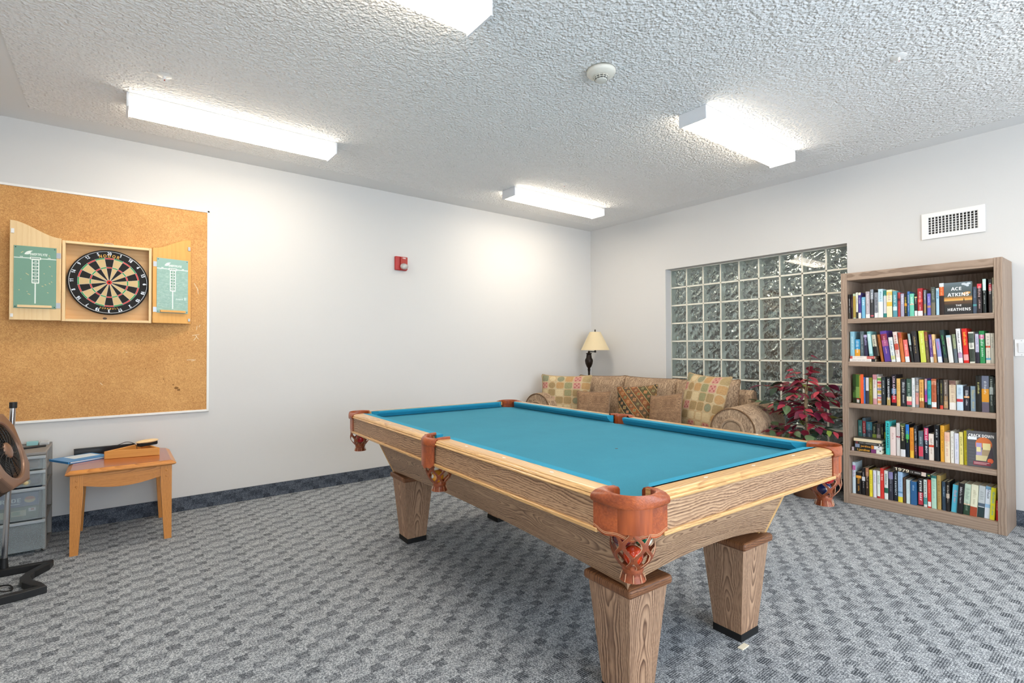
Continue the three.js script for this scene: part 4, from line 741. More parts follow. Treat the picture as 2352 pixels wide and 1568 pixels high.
  pillow('patterned_pillow', 0.48, 0.54, 0.16, patch, tan, loc(0.66, 0.71, 0.38), -97, -0.3, -0.05, 'large pillow with pastel patches leaning at the plant end of sofa');
}
{ // floor lamp in the corner
  const l = thing('floor_lamp', 'dark bronze floor lamp with swing arm and cream cone shade', 'floor lamp', [-0.279, 0, 0.225]);
  mesh('base', lathe([[0, 0], [0.115, 0], [0.115, 0.015], [0.09, 0.03], [0.04, 0.045], [0.02, 0.07], [0.013, 0.09], [0, 0.09]]), M.bronze, l);
  mesh('pole', cyl(0.013, 0.013, 0.87, 0, 0.08, 0), M.bronze, l);
  mesh('urn', lathe([[0.013, 0.93], [0.018, 0.96], [0.015, 0.975], [0.03, 0.995], [0.044, 1.03], [0.05, 1.065], [0.046, 1.085], [0.035, 1.1], [0.031, 1.13], [0.028, 1.145], [0.038, 1.153], [0.036, 1.158], [0.015, 1.162], [0.01, 1.185], [0, 1.188]]), M.bronze, l);
  const R = [0.061, 0.047];
  mesh('swing_arm', [rod([0, 1.176, 0], [R[0], 1.176, R[1]], 0.006), rod([R[0], 1.165, R[1]], [R[0], 1.25, R[1]], 0.009), cyl(0.012, 0.012, 0.02, R[0], 1.166, R[1])], M.bronze, l);
  const sh = lathe([[0.172, 1.195], [0.172, 1.2], [0.066, 1.418], [0.063, 1.418], [0.169, 1.198], [0.169, 1.195]], 48); sh.translate(R[0], 0, R[1]);
  mesh('shade', sh, std({ color: C('f2e2bc'), roughness: 0.9, transmission: 0.3, thickness: 0 }), l, 'cream fabric cone shade');
  mesh('finial', [lathe([[0, 1.418], [0.012, 1.42], [0.004, 1.428], [0.011, 1.436], [0, 1.452]], 14).translate(R[0], 0, R[1]), rod([R[0] - 0.064, 1.416, R[1]], [R[0] + 0.064, 1.416, R[1]], 0.002), rod([R[0], 1.24, R[1]], [R[0], 1.42, R[1]], 0.003)], M.bronze, l);
  mesh('bulb', new THREE.SphereGeometry(0.028, 16, 12).translate(R[0], 1.3, R[1]), std({ color: C('f4f2ee'), roughness: 0.3 }), l);
}
{ // potted tree with burgundy and green leaves
  const p = thing('potted_tree', 'artificial tree with burgundy and green leaves between sofa and bookcase', 'plant', [-0.36, 0, 2.75]);
  mesh('pot', lathe([[0, 0], [0.1, 0], [0.13, 0.24], [0.14, 0.24], [0.14, 0.27], [0.12, 0.27], [0.115, 0.23], [0, 0.23]]), std({ color: C('6a4630'), roughness: 0.6 }), p, 'brown pot');
  mesh('soil', cyl(0.115, 0.115, 0.01, 0, 0.225, 0), std({ color: C('3a2e22'), roughness: 1 }), p);
  const bark = std({ color: C('9a8262'), roughness: 0.85 }), twig = std({ color: C('54503a'), roughness: 0.8 });
  mesh('trunk', [tube([[0, 0.2, 0], [0.012, 0.45, 0.01], [-0.004, 0.7, -0.006], [0, 0.9, 0.004]], 0.011, 20, 8), tube([[0.015, 0.2, 0.02], [-0.008, 0.5, 0.004], [0.012, 0.8, 0]], 0.007, 16, 6)], bark, p);
  const leafG = (() => { const w = (t) => 0.29 * Math.pow(Math.sin(Math.PI * Math.pow(t, 0.8)), 1.1); return grid(2, 7, (u, v) => { const e = 2 * u - 1; return [e * w(v), 0.1 * Math.abs(e) * w(v) * 2 - 0.16 * v * v, v]; }); })();
  const leaf = (h, r = 0.5) => std({ color: C(h), roughness: r, side: THREE.DoubleSide });
  const RED = [leaf('7c1a34'), leaf('96283e'), leaf('5c1230'), leaf('b03c48', 0.45)], GRN = [leaf('3c5234'), leaf('2c4030'), leaf('586c4a'), leaf('8aa040')];
  const twigs = []; let n = 0; const Q = new THREE.Quaternion(), UP = V(0, 1, 0);
  // branch tips: [y at trunk, yaw, length, rise, red share]
  const tips = [];
  for (let k = 0; k < 34; k++) { const y = 0.4 + 0.48 * (k / 33), a = k * 2.4 + 0.3, L = mix(0.36, 0.2, (y - 0.36) / 0.52) * rr(0.75, 1.1); tips.push([y, a, L, rr(0.02, 0.16), y > 0.66 ? 0.85 : y > 0.52 ? 0.5 : 0.3]); }
  tips.push([0.86, 0.4, 0.05, 0.33, 1], [0.84, 2.6, 0.14, 0.2, 1], [0.85, 5.0, 0.12, 0.16, 1], [0.8, 4.0, 0.33, 0.12, 0.8], [0.72, 4.35, 0.36, 0.1, 0.3]);
  for (const [y, a, L, rise, red] of tips) {
    const wob = rr(-0.04, 0.04); const pt = (q) => { let x = Math.cos(a) * L * q, z = Math.sin(a) * L * q; return [Math.min(x, 0.27), y + rise * q - 0.05 * q * q * L / 0.3 + wob * q, clamp(z, -0.42, 0.2)]; };
    twigs.push(tube([pt(0), pt(0.35), pt(0.7), pt(1)], 0.0028, 8, 5));
    for (let k = 0; k < 8; k++) {
      const q = 0.3 + 0.7 * k / 7, c = pt(q), ya = a + (k === 7 ? 0 : (k % 2 ? 1 : -1) * rr(0.5, 1.2)), dir = V(Math.cos(ya), rr(-0.7, 0.35), Math.sin(ya)).normalize();
      const m = new THREE.Mesh(leafG, rnd() < red ? RED[Math.floor(rnd() * 4)] : GRN[Math.min(3, Math.floor(rnd() * 3.4))]); m.name = 'leaf'; m.castShadow = m.receiveShadow = true;
      const x = new THREE.Vector3().crossVectors(V(rr(-0.5, 0.5), 1, rr(-0.5, 0.5)).normalize(), dir).normalize(), yy = new THREE.Vector3().crossVectors(dir, x);
      const s = rr(0.07, 0.125), ok = c[0] + dir.x * s < 0.34 && c[2] + dir.z * s < 0.25; if (!ok) continue;
      m.quaternion.setFromRotationMatrix(new THREE.Matrix4().makeBasis(x, yy, dir)); m.scale.setScalar(s); m.position.set(...c); p.add(m); n++;
    }
  }
  mesh('twigs', twigs, twig, p);
}

// ================================================================ LEFT CORNER: CORK BOARD, DARTS, FAN, DRAWERS, SIDE TABLE
{
  const b = thing('cork_board', 'large cork notice board in a thin white frame on the wall', 'cork board', [0, 0, 0]);
  const X0 = -5.53, X1 = -4.3, Y0 = 0.752, Y1 = 2.287;
  const g = bb(X0, X1, Y0, Y1, 0.001, 0.012); mesh('cork_sheet', g, std({ map: T.cork, roughness: 0.95 }), b);
  const fm = M.white;
  mesh('frame_bar', bb(X0 - 0.012, X1 + 0.012, Y1 - 0.004, Y1 + 0.012, 0, 0.018, 0.002), fm, b); mesh('frame_bar', bb(X0 - 0.012, X1 + 0.012, Y0 - 0.012, Y0 + 0.004, 0, 0.018, 0.002), fm, b);
  mesh('frame_bar', bb(X1 - 0.004, X1 + 0.012, Y0 - 0.012, Y1 + 0.012, 0, 0.018, 0.002, 'y'), fm, b); mesh('frame_bar', bb(X0 - 0.012, X0 + 0.004, Y0 - 0.012, Y1 + 0.012, 0, 0.018, 0.002, 'y'), fm, b);
  // scuffs, chalk marks and pin holes in the cork
  const chalk = std({ color: C('e6dcc4'), roughness: 1 }), smudge = std({ color: C('8c6438'), roughness: 1 }), scr = [], dk = [];
  for (const [x, y, l, a] of [[-4.375, 1.7, 0.06, -1.1], [-4.365, 1.67, 0.05, -1.4], [-4.37, 1.385, 0.03, 1.4], [-4.352, 1.4, 0.02, 1.2], [-4.378, 1.33, 0.045, 0.2], [-4.37, 1.315, 0.04, -1.0], [-4.38, 1.305, 0.04, 1.0], [-4.41, 1.14, 0.05, 0.05], [-4.39, 1.135, 0.03, 0.3], [-4.8, 1.2, 0.01, 0.4], [-4.94, 0.98, 0.022, -0.9]]) { const q = box(l, 0.0028, 0.0006); q.rotateZ(a); q.translate(x, y, 0.0122); scr.push(q); }
  for (const [x, y, r] of [[-4.5, 0.93, 0.014], [-4.485, 0.915, 0.011], [-4.52, 0.955, 0.006], [-4.72, 1.28, 0.004], [-4.74, 1.26, 0.004], [-4.69, 1.08, 0.004], [-4.62, 1.13, 0.004], [-4.58, 1.0, 0.005], [-4.43, 1.34, 0.004], [-4.62, 0.98, 0.004]]) { const q = new THREE.CircleGeometry(r, 12); q.scale(1, 0.7, 1); q.translate(x, y, 0.0123); dk.push(q); }
  mesh('chalk_mark', scr, chalk, b, 'chalk scratches'); mesh('stain', dk, smudge, b, 'dark smudges and pin holes');
}
{ // dart cabinet
  const c = thing('dart_cabinet', 'open wooden dart cabinet with two green score boards on its doors', 'dart cabinet', [-4.9035, 1.41, 0.012]);
  const W = 0.489, Hh = 0.54, D = 0.078;
  mesh('back_panel', bb(-W / 2, W / 2, 0, Hh, 0, 0.006), at(M.birch, { color: C('e8d2bc') }), c);
  mesh('frame_side', bb(-W / 2, -W / 2 + 0.017, 0, Hh, 0, D, 0.002, 'y'), M.birch, c); mesh('frame_side', bb(W / 2 - 0.017, W / 2, 0, Hh, 0, D, 0.002, 'y'), M.birch, c);
  mesh('frame_top', bb(-W / 2 + 0.017, W / 2 - 0.017, Hh - 0.017, Hh, 0, D, 0.002), M.birch, c); mesh('frame_bottom', bb(-W / 2 + 0.017, W / 2 - 0.017, 0, 0.017, 0, D, 0.002), M.birch, c);
  mesh('hanger', tube([[-0.03, Hh, 0.03], [-0.02, Hh + 0.012, 0.03], [0.02, Hh + 0.012, 0.03], [0.03, Hh, 0.03]], 0.002, 12, 5), M.dullSteel, c);
  mesh('dart_hole', cyl(0.008, 0.008, 0.001, 0, 0, 0, 14).rotateX(Math.PI / 2).scale(1.5, 1, 1).translate(-0.02, 0.028, 0.007), at(M.black, { color: C('5c4430') }), c);
  const scoreTex = (worn) => canvasTex(384, 640, (x) => {
    x.fillStyle = worn ? '#8fb3a9' : '#78a28f'; x.fillRect(0, 0, 384, 640);
    if (worn) for (let k = 0; k < 900; k++) { x.fillStyle = `rgba(225,240,232,${0.03 + 0.05 * hash(k, 4)})`; x.beginPath(); x.ellipse(hash(k, 1) * 384, 130 + hash(k, 2) * 500, 4 + 26 * hash(k, 3), 3 + 8 * hash(k, 5), 0, 0, 7); x.fill(); }
    const w = '#eef6f0'; x.fillStyle = w; x.fillRect(0, 118, 384, 8); x.fillRect(186, 380, 12, 210);
    x.beginPath(); x.moveTo(92, 84); x.quadraticCurveTo(110, 40, 170, 44); x.quadraticCurveTo(140, 60, 150, 72); x.quadraticCurveTo(126, 92, 92, 84); x.fill();
    x.font = 'bold italic 34px sans-serif'; const m = x.measureText('SWIFTFLYTE').width; x.save(); x.translate(140, 92); x.scale(160 / m, 1); x.fillText('SWIFTFLYTE', 0, 0); x.restore();
    x.fillRect(142, 108, 100, 26); x.beginPath(); x.roundRect(158, 130, 70, 252, 8); x.fill();
    x.fillStyle = '#5c8474'; x.textAlign = 'center'; for (let k = 0; k < 7; k++) x.fillRect(152 + k * 12, 114, 8, 13);
    ['20', '19', '18', '17', '16', '15', 'BULL'].forEach((s, i) => { x.fillStyle = '#6c9686'; x.fillRect(168, 140 + i * 34, 50, 26); x.fillStyle = w; x.font = 'bold 20px sans-serif'; x.save(); x.translate(193, 160 + i * 34); if (s === 'BULL') x.scale(0.75, 1); x.fillText(s, 0, 0); x.restore(); });
    x.fillStyle = w; for (const q of [54, 306]) for (let k = 0; k < 3; k++) x.fillRect(q + k * 9, 106, 6, 9);
    x.fillStyle = worn ? 'rgba(240,248,244,0.75)' : '#d8cc98';
    if (worn) { for (let k = 0; k < 5; k++) x.fillRect(236 + k * 18, 462 + 4 * hash(k, 2), 8, 16); for (let k = 0; k < 3; k++) x.fillRect(336 + k * 10, 448, 5, 34); for (let k = 0; k < 26; k++) x.fillRect(40 + 300 * hash(k, 7), 200 + 360 * hash(k, 8), 5, 4); }
    else for (const [a, b, l, r] of [[108, 276, 34, 0.6], [250, 402, 18, 0.2], [318, 368, 18, 0.7], [338, 352, 14, 0.6], [280, 384, 16, 0.5], [300, 468, 16, 0.2], [126, 486, 26, 0.4], [318, 190, 18, 0.5], [60, 340, 8, 0], [44, 450, 12, 0.3], [118, 462, 10, 0.6], [340, 290, 12, 0.4], [270, 270, 10, 0.6], [60, 70, 26, -0.6], [318, 80, 12, 0.8]]) { x.save(); x.translate(a, b); x.rotate(r); x.fillRect(0, 0, l, 6); x.restore(); }
  });
  for (const s of [-1, 1]) { // doors hinged on the front edge of the box
    const dw = 0.245, mat = s < 0 ? M.birch : M.birchAmber;
    const d = new THREE.Group(); d.name = 'door'; c.add(d); d.position.set(s * (W / 2 + 0.004), 0, D); d.rotation.y = s < 0 ? -0.06 : 0.26;
    const pts = [[0, 0.004], [dw, 0.004]]; for (let k = 0; k <= 14; k++) { const q = 1 - k / 14, e = q * q * (3 - 2 * q); pts.push([q * dw, 0.545 + 0.092 * e]); }
    const g = extrude(shapeOf(pts.map(([a, b]) => [a * s, b])), 0.012, 0.0015, 1); mesh('panel', metreUV(g, 'y', 0.3, 0.4), mat, d);
    const bx0 = 0.022, bx1 = 0.226, board = new THREE.PlaneGeometry(bx1 - bx0, 0.4); board.translate(s * (bx0 + bx1) / 2, 0.278, 0.0165);
    const sb = mesh('score_board', board, std({ map: scoreTex(s > 0), roughness: 0.4 }), d, 'green chalk score board'); mesh('board_edge', bb(Math.min(s * bx0, s * bx1), Math.max(s * bx0, s * bx1), 0.078, 0.478, 0.0135, 0.016), std({ color: C('3a6a56') }), sb);
    mesh('chalk_ledge', bb(s * 0.124 - 0.082, s * 0.124 + 0.082, 0.082, 0.098, 0.0165, 0.032, 0.002), mat, d);
    for (const y of [0.1, 0.43]) mesh('hinge', bb(Math.min(0, s * 0.024), Math.max(0, s * 0.024), y - 0.018, y + 0.018, 0.0135, 0.0155), M.dullSteel, d);
    mesh('catch', [bb(Math.min(s * (dw - 0.004), s * (dw - 0.02)), Math.max(s * (dw - 0.004), s * (dw - 0.02)), 0.555, 0.585, 0.0135, 0.018, 0.002), bb(Math.min(s * (dw - 0.004), s * (dw - 0.018)), Math.max(s * (dw - 0.004), s * (dw - 0.018)), 0.02, 0.042, 0.0135, 0.018, 0.002)], s < 0 ? M.white : M.dullSteel, d);
    const scr = []; for (const a of [bx0 + 0.008, bx1 - 0.008]) for (const y of [0.088, 0.468]) scr.push(cyl(0.003, 0.003, 0.002, 0, 0, 0, 10).rotateX(Math.PI / 2).translate(s * a, y, 0.0168)); mesh('screw', scr, M.black, d);
  }
}
{ // dartboard
  const d = thing('dartboard', 'round dartboard with red and green rings inside the wooden cabinet', 'dartboard', [-4.9005, 1.6893, 0.0188]);
  const blk = std({ color: C('1b1b1c'), roughness: 0.85 }), crm = std({ color: C('d3b98a'), roughness: 0.9 }), red = std({ color: C('d6362e'), roughness: 0.85 }), grn = std({ color: C('2c9a56'), roughness: 0.85 }), wire = std({ color: C('dfe4ea'), roughness: 0.3, metalness: 0.6 }), gold = std({ color: C('d8a850'), roughness: 0.6 });
  mesh('board', lathe([[0, 0], [0.2255, 0], [0.2255, 0.034], [0.222, 0.038], [0, 0.038]], 64).rotateX(Math.PI / 2), blk, d);
  const R = [0.0159, 0.099, 0.107, 0.162, 0.17], seg = (r0, r1, a) => { const w = Math.PI / 20, pts = []; for (let k = 0; k <= 4; k++) { const q = a - w + 2 * w * k / 4; pts.push([r1 * Math.cos(q), r1 * Math.sin(q)]); } for (let k = 4; k >= 0; k--) { const q = a - w + 2 * w * k / 4; pts.push([r0 * Math.cos(q), r0 * Math.sin(q)]); } return extrude(shapeOf(pts), 0.001).translate(0, 0, 0.038); };
  const proto = [0, 1, 2, 3].map((k) => seg(R[k], R[k + 1], Math.PI / 2)), names = ['inner_single', 'treble', 'outer_single', 'double'];
  for (let i = 0; i < 20; i++) for (let k = 0; k < 4; k++) { const m = mesh(names[k], proto[k], k % 2 ? (i % 2 ? grn : red) : (i % 2 ? crm : blk), d); m.rotation.z = -i * Math.PI / 10; }
  mesh('outer_bull', cyl(0.0159, 0.0159, 0.0012, 0, 0, 0, 24).rotateX(Math.PI / 2).translate(0, 0, 0.038), red, d); mesh('bullseye', cyl(0.0064, 0.0064, 0.002, 0, 0, 0, 18).rotateX(Math.PI / 2).translate(0, 0, 0.038), blk, d);
  const web = []; for (const r of R) web.push(new THREE.TorusGeometry(r, 0.0006, 5, 60).translate(0, 0, 0.0394)); for (let i = 0; i < 20; i++) { const q = (i + 0.5) * Math.PI / 10; web.push(rod([0.0159 * Math.cos(q), 0.0159 * Math.sin(q), 0.0394], [0.174 * Math.cos(q), 0.174 * Math.sin(q), 0.0394], 0.0005, 4)); } mesh('spider', web, wire, d, 'wire segment divider');
  const ring = [new THREE.TorusGeometry(0.2145, 0.0016, 6, 80).translate(0, 0, 0.041)];
  const text = (s, size) => { const g = new TextGeometry(s, { font, size, depth: 0.0012, curveSegments: 3, bevelEnabled: false }); g.computeBoundingBox(); const b = g.boundingBox; g.translate(-(b.max.x + b.min.x) / 2, -(b.max.y + b.min.y) / 2, 0); return g; };
  [20, 1, 18, 4, 13, 6, 10, 15, 2, 17, 3, 19, 7, 16, 8, 11, 14, 9, 12, 5].forEach((n, i) => { const g = text(String(n), 0.02); g.scale(0.8, 1, 1); g.translate(0, 0.2, 0.0405); g.rotateZ(-i * Math.PI / 10); ring.push(g); });
  mesh('number_ring', ring, wire, d, 'steel wire number ring');
  const arcText = (s, r, size, step, flip) => [...s].map((ch, i) => { const g = text(ch, size), a = (i - (s.length - 1) / 2) * step; g.translate(0, flip ? -r : r, 0.0385); g.rotateZ(flip ? a : -a); return g; });
  mesh('brand_lettering', [...arcText('NODOR', 0.185, 0.02, 0.135, false), ...arcText('SUPABULL', 0.184, 0.0115, 0.075, true)], gold, d);
}
{ // pedestal fan at the side wall, facing the room
  const f = thing('pedestal_fan', 'brown and black tilting box fan on twin chrome poles', 'fan', [-5.335, 0, 0.92]);
  const bar = [[-0.2, -0.21], [0.12, -0.19], [0.19, -0.185], [0.175, -0.15], [0.12, -0.06], [0.105, 0.0], [0.12, 0.07], [0.165, 0.15], [0.19, 0.2], [0.12, 0.215], [-0.2, 0.26]];
  const half = 0.017, L = [], Rr = []; bar.forEach((p, i) => { const a = bar[Math.max(0, i - 1)], b = bar[Math.min(bar.length - 1, i + 1)], dx = b[0] - a[0], dz = b[1] - a[1], l = Math.hypot(dx, dz); L.push([p[0] - dz / l * half, p[1] + dx / l * half]); Rr.unshift([p[0] + dz / l * half, p[1] - dx / l * half]); });
  const bg = extrude(shapeOf(ccw([...L, ...Rr])), 0.03, 0.003, 1); bg.rotateX(Math.PI / 2); bg.translate(0, 0.034, 0);
  mesh('base', bg, at(M.black, { roughness: 0.45 }), f, 'black curved floor base');
  for (const z of [-0.215, 0.26]) { const e = z > 0 ? -0.08 : 0, q = mesh('pole', rod([e, 0.03, z], [e + 0.03, 0.91, z], 0.0125, 20), M.steel, f, 'chrome pole'); mesh('cap', rod([e + 0.03, 0.9, z], [e + 0.0308, 0.932, z], 0.0165, 20), M.black, q); mesh('socket', cyl(0.02, 0.016, 0.06, e, 0.03, z), M.black, q); }
  const h = new THREE.Group(); h.name = 'head'; f.add(h); h.position.set(0.03, 0.7, 0.01); h.rotation.order = 'YZX'; h.rotation.y = Math.PI / 2 - 0.17; // local +z faces out
  h.rotateX(-0.3);
  const oct = (a, c) => [[-a, -a + c], [-a + c, -a], [a - c, -a], [a, -a + c], [a, a - c], [a - c, a], [-a + c, a], [-a, a - c]];
  const brown = std({ color: C('8a6c5a'), roughness: 0.32, metalness: 0.35 }), blk = at(M.black, { roughness: 0.38 });
  mesh('bezel', extrude(shapeOf(oct(0.178, 0.07), [circle(0.16, 0, 0, 48)]), 0.03, 0.012, 3).translate(0, 0, -0.03), brown, h, 'brown front bezel');
  mesh('shell', extrude(shapeOf(oct(0.19, 0.07)), 0.1, 0.02, 2).translate(0, 0, -0.165), blk, h, 'black rear shell');
  const gr = []; for (let k = 1; k <= 9; k++) gr.push(new THREE.TorusGeometry(0.042 + k * 0.0128, 0.0017, 5, 56).translate(0, 0, -0.004 + 0.012 * (1 - Math.pow(k / 9, 2))));
  for (let k = 0; k < 14; k++) { const a = k * Math.PI / 7; gr.push(tube([[0.04 * Math.cos(a), 0.04 * Math.sin(a), 0.01], [0.1 * Math.cos(a + 0.2), 0.1 * Math.sin(a + 0.2), 0.006], [0.16 * Math.cos(a + 0.5), 0.16 * Math.sin(a + 0.5), -0.006]], 0.0026, 14, 5)); }
  mesh('grille', gr, blk, h, 'black fan grille');
  mesh('hub', lathe([[0, 0.02], [0.03, 0.018], [0.042, 0.012], [0.045, 0], [0, 0]], 30).rotateX(Math.PI / 2), brown, h, 'brown hub disc');
  const bl = []; for (let k = 0; k < 5; k++) { const g = grid(4, 6, (u, v) => { const r = mix(0.03, 0.145, v), a = k * 1.2566 + (u - 0.5) * mix(0.9, 0.75, v); return [r * Math.cos(a), r * Math.sin(a), -0.03 + 0.022 * (u - 0.5)]; }); bl.push(g); } mesh('blades', bl, std({ color: C('3a3c40'), roughness: 0.4 }), h);
  mesh('pivot', [rod([-0.2, 0, -0.06], [-0.185, 0, -0.06], 0.02), rod([0.185, 0, -0.06], [0.2, 0, -0.06], 0.02)], blk, h);
  const cord = mesh('power_cord', tube([[-5.36, 0.045, 0.98], [-5.3, 0.02, 1.03], [-5.27, 0.008, 1.0], [-5.29, 0.012, 0.93], [-5.38, 0.008, 0.9], [-5.5, 0.008, 0.85]], 0.004, 40, 6), M.black); tag(cord, 'thin black cord looping on the carpet by the fan base', 'cord');
}
{ // plastic drawer cart
  const c = thing('drawer_cart', 'grey plastic cart with four translucent drawers behind the fan', 'drawer unit', [-5.36, 0, 0.225]);
  const W = 0.34, D = 0.38, gp = std({ color: C('8a8784'), roughness: 0.5 }), tr = std({ color: C('e8eef0'), transmission: 0.8, roughness: 0.16, thickness: 0 }), lip = std({ color: C('c4ccd2'), roughness: 0.4, transmission: 0.3, thickness: 0 });
  mesh('top', [bb(-W / 2, W / 2, 0.585, 0.604, -D / 2, D / 2, 0.006), bb(-W / 2, W / 2, 0.604, 0.612, -D / 2, -D / 2 + 0.012, 0.002)], gp, c);
  for (const x of [-W / 2 + 0.01, W / 2 - 0.01]) for (const z of [-D / 2 + 0.015, D / 2 - 0.03]) mesh('post', bb(x - 0.01, x + 0.01, 0.015, 0.59, z - 0.014, z + 0.014, 0.004, 'y'), gp, c);
  for (const y of [0.02, 0.205, 0.4, 0.5]) mesh('rail_frame', [bb(-W / 2, -W / 2 + 0.014, y - 0.012, y, -D / 2, D / 2 - 0.02), bb(W / 2 - 0.014, W / 2, y - 0.012, y, -D / 2, D / 2 - 0.02)], gp, c);
  for (const [y0, y1] of [[0.022, 0.196], [0.208, 0.392], [0.404, 0.492], [0.504, 0.58]]) {
    const d = new THREE.Group(); d.name = 'drawer'; c.add(d); const x = W / 2 - 0.016, z0 = -D / 2 + 0.02, z1 = D / 2;
    mesh('bin', [bb(-x, x, y0, y0 + 0.003, z0, z1), bb(-x, -x + 0.002, y0, y1 - 0.008, z0, z1), bb(x - 0.002, x, y0, y1 - 0.008, z0, z1), bb(-x, x, y0, y1 - 0.008, z0, z0 + 0.002), bb(-x - 0.012, x + 0.012, y0, y1, z1 - 0.003, z1)], tr, d, 'clear plastic bin');
    mesh('handle_lip', [bb(-x - 0.013, x + 0.013, y1 - 0.014, y1 + 0.003, z1 - 0.006, z1 + 0.012, 0.003)], lip, d);
  }
  for (const x of [-0.13, 0.13]) for (const z of [-0.14, 0.13]) mesh('foot', cyl(0.014, 0.012, 0.016, x, 0, z), gp, c);
  const boxArt = (bg, art) => std({ map: canvasTex(512, 160, (x) => { x.fillStyle = bg; x.fillRect(0, 0, 512, 160); art(x); }), roughness: 0.5 });
  const gameBox = (y, h, bg, art, label) => { const o = new THREE.Group(); o.name = numbered('game_box'); scene.add(o); o.position.set(-5.36, y, 0.24); const z = 0.155; mesh('lid', bb(-0.14, 0.135, 0, h, -0.13, z), std({ color: C(bg.slice(1)), roughness: 0.5 }), o); mesh('front_print', new THREE.PlaneGeometry(0.275, h - 0.004).translate(-0.0025, h / 2, z + 0.0006), boxArt(bg, art), o); tag(o, label, 'board game', 'games in the drawers'); };
  gameBox(0.212, 0.072, '#2f5a48', (x) => { x.fillStyle = '#c9c6a2'; x.fillRect(190, 40, 70, 90); x.fillRect(290, 40, 120, 80); x.fillStyle = '#8aa07c'; x.fillRect(300, 52, 60, 50); x.fillStyle = '#e8e0dc'; x.fillRect(430, 20, 60, 50); x.fillStyle = '#b04a50'; x.fillRect(448, 30, 26, 24); x.fillStyle = '#b8b890'; x.beginPath(); x.arc(90, 80, 36, 0, 7); x.fill(); }, 'dark green game box low in the third translucent drawer');
  gameBox(0.286, 0.078, '#2f4f86', (x) => { x.fillStyle = '#a8303c'; x.fillRect(0, 0, 200, 30); x.fillStyle = '#f2f4f8'; x.font = 'bold 72px sans-serif'; const m = x.measureText('CHARADE').width; x.save(); x.translate(60, 104); x.scale(310 / m, 1); x.fillText('CHARADE', 0, 0); x.restore(); x.fillRect(240, 122, 120, 9); x.fillStyle = '#e8c890'; x.beginPath(); x.ellipse(440, 84, 46, 38, 0, 0, 7); x.fill(); x.fillStyle = '#c85a3c'; x.beginPath(); x.ellipse(440, 62, 40, 22, 0, 0, 7); x.fill(); }, 'blue game box with white lettering in the third translucent drawer');
  const odd = (g, m, n, label, cat, grp) => tag(mesh(n, g, m), label, cat, grp);
  odd(bb(-5.34, -5.22, 0.408, 0.445, 0.22, 0.38, 0.01), std({ color: C('4a3c5c'), roughness: 0.5 }), 'small_pouch', 'dark purple pouch in the second translucent drawer', 'pouch');
  odd(new THREE.SphereGeometry(0.02, 18, 12).translate(-5.28, 0.4275, 0.398), std({ color: C('d8c08a'), roughness: 0.4 }), 'wooden_ball', 'cream ball at the front of the second translucent drawer', 'ball');
  odd(bb(-5.3, -5.23, 0.508, 0.545, 0.28, 0.38, 0.003), std({ color: C('b08a7a'), roughness: 0.6 }), 'small_carton', 'pale pink carton in the top translucent drawer', 'box');
  odd(bb(-5.47, -5.33, 0.508, 0.54, 0.22, 0.38, 0.004), std({ color: C('4a4448'), roughness: 0.6 }), 'black_carton', 'black carton in the top translucent drawer', 'box');
  odd(bb(-5.31, -5.255, 0.6045, 0.63, 0.07, 0.11, 0.002), std({ color: C('8fc0c4'), roughness: 0.4 }), 'chalk_box', 'small pale blue box on top of the drawer cart', 'box');
  odd(bb(-5.25, -5.2, 0.6045, 0.622, 0.05, 0.13, 0.006), std({ color: C('d8dcdf'), transmission: 0.5, roughness: 0.2, thickness: 0 }), 'clear_tray', 'small clear plastic tray on top of the drawer cart', 'tray');
  const pen = rod([-5.33, 0.611, 0.25], [-5.21, 0.611, 0.205], 0.0065, 10); odd(pen, M.black, 'marker_pen', 'black marker pen lying on top of the drawer cart', 'pen');
}
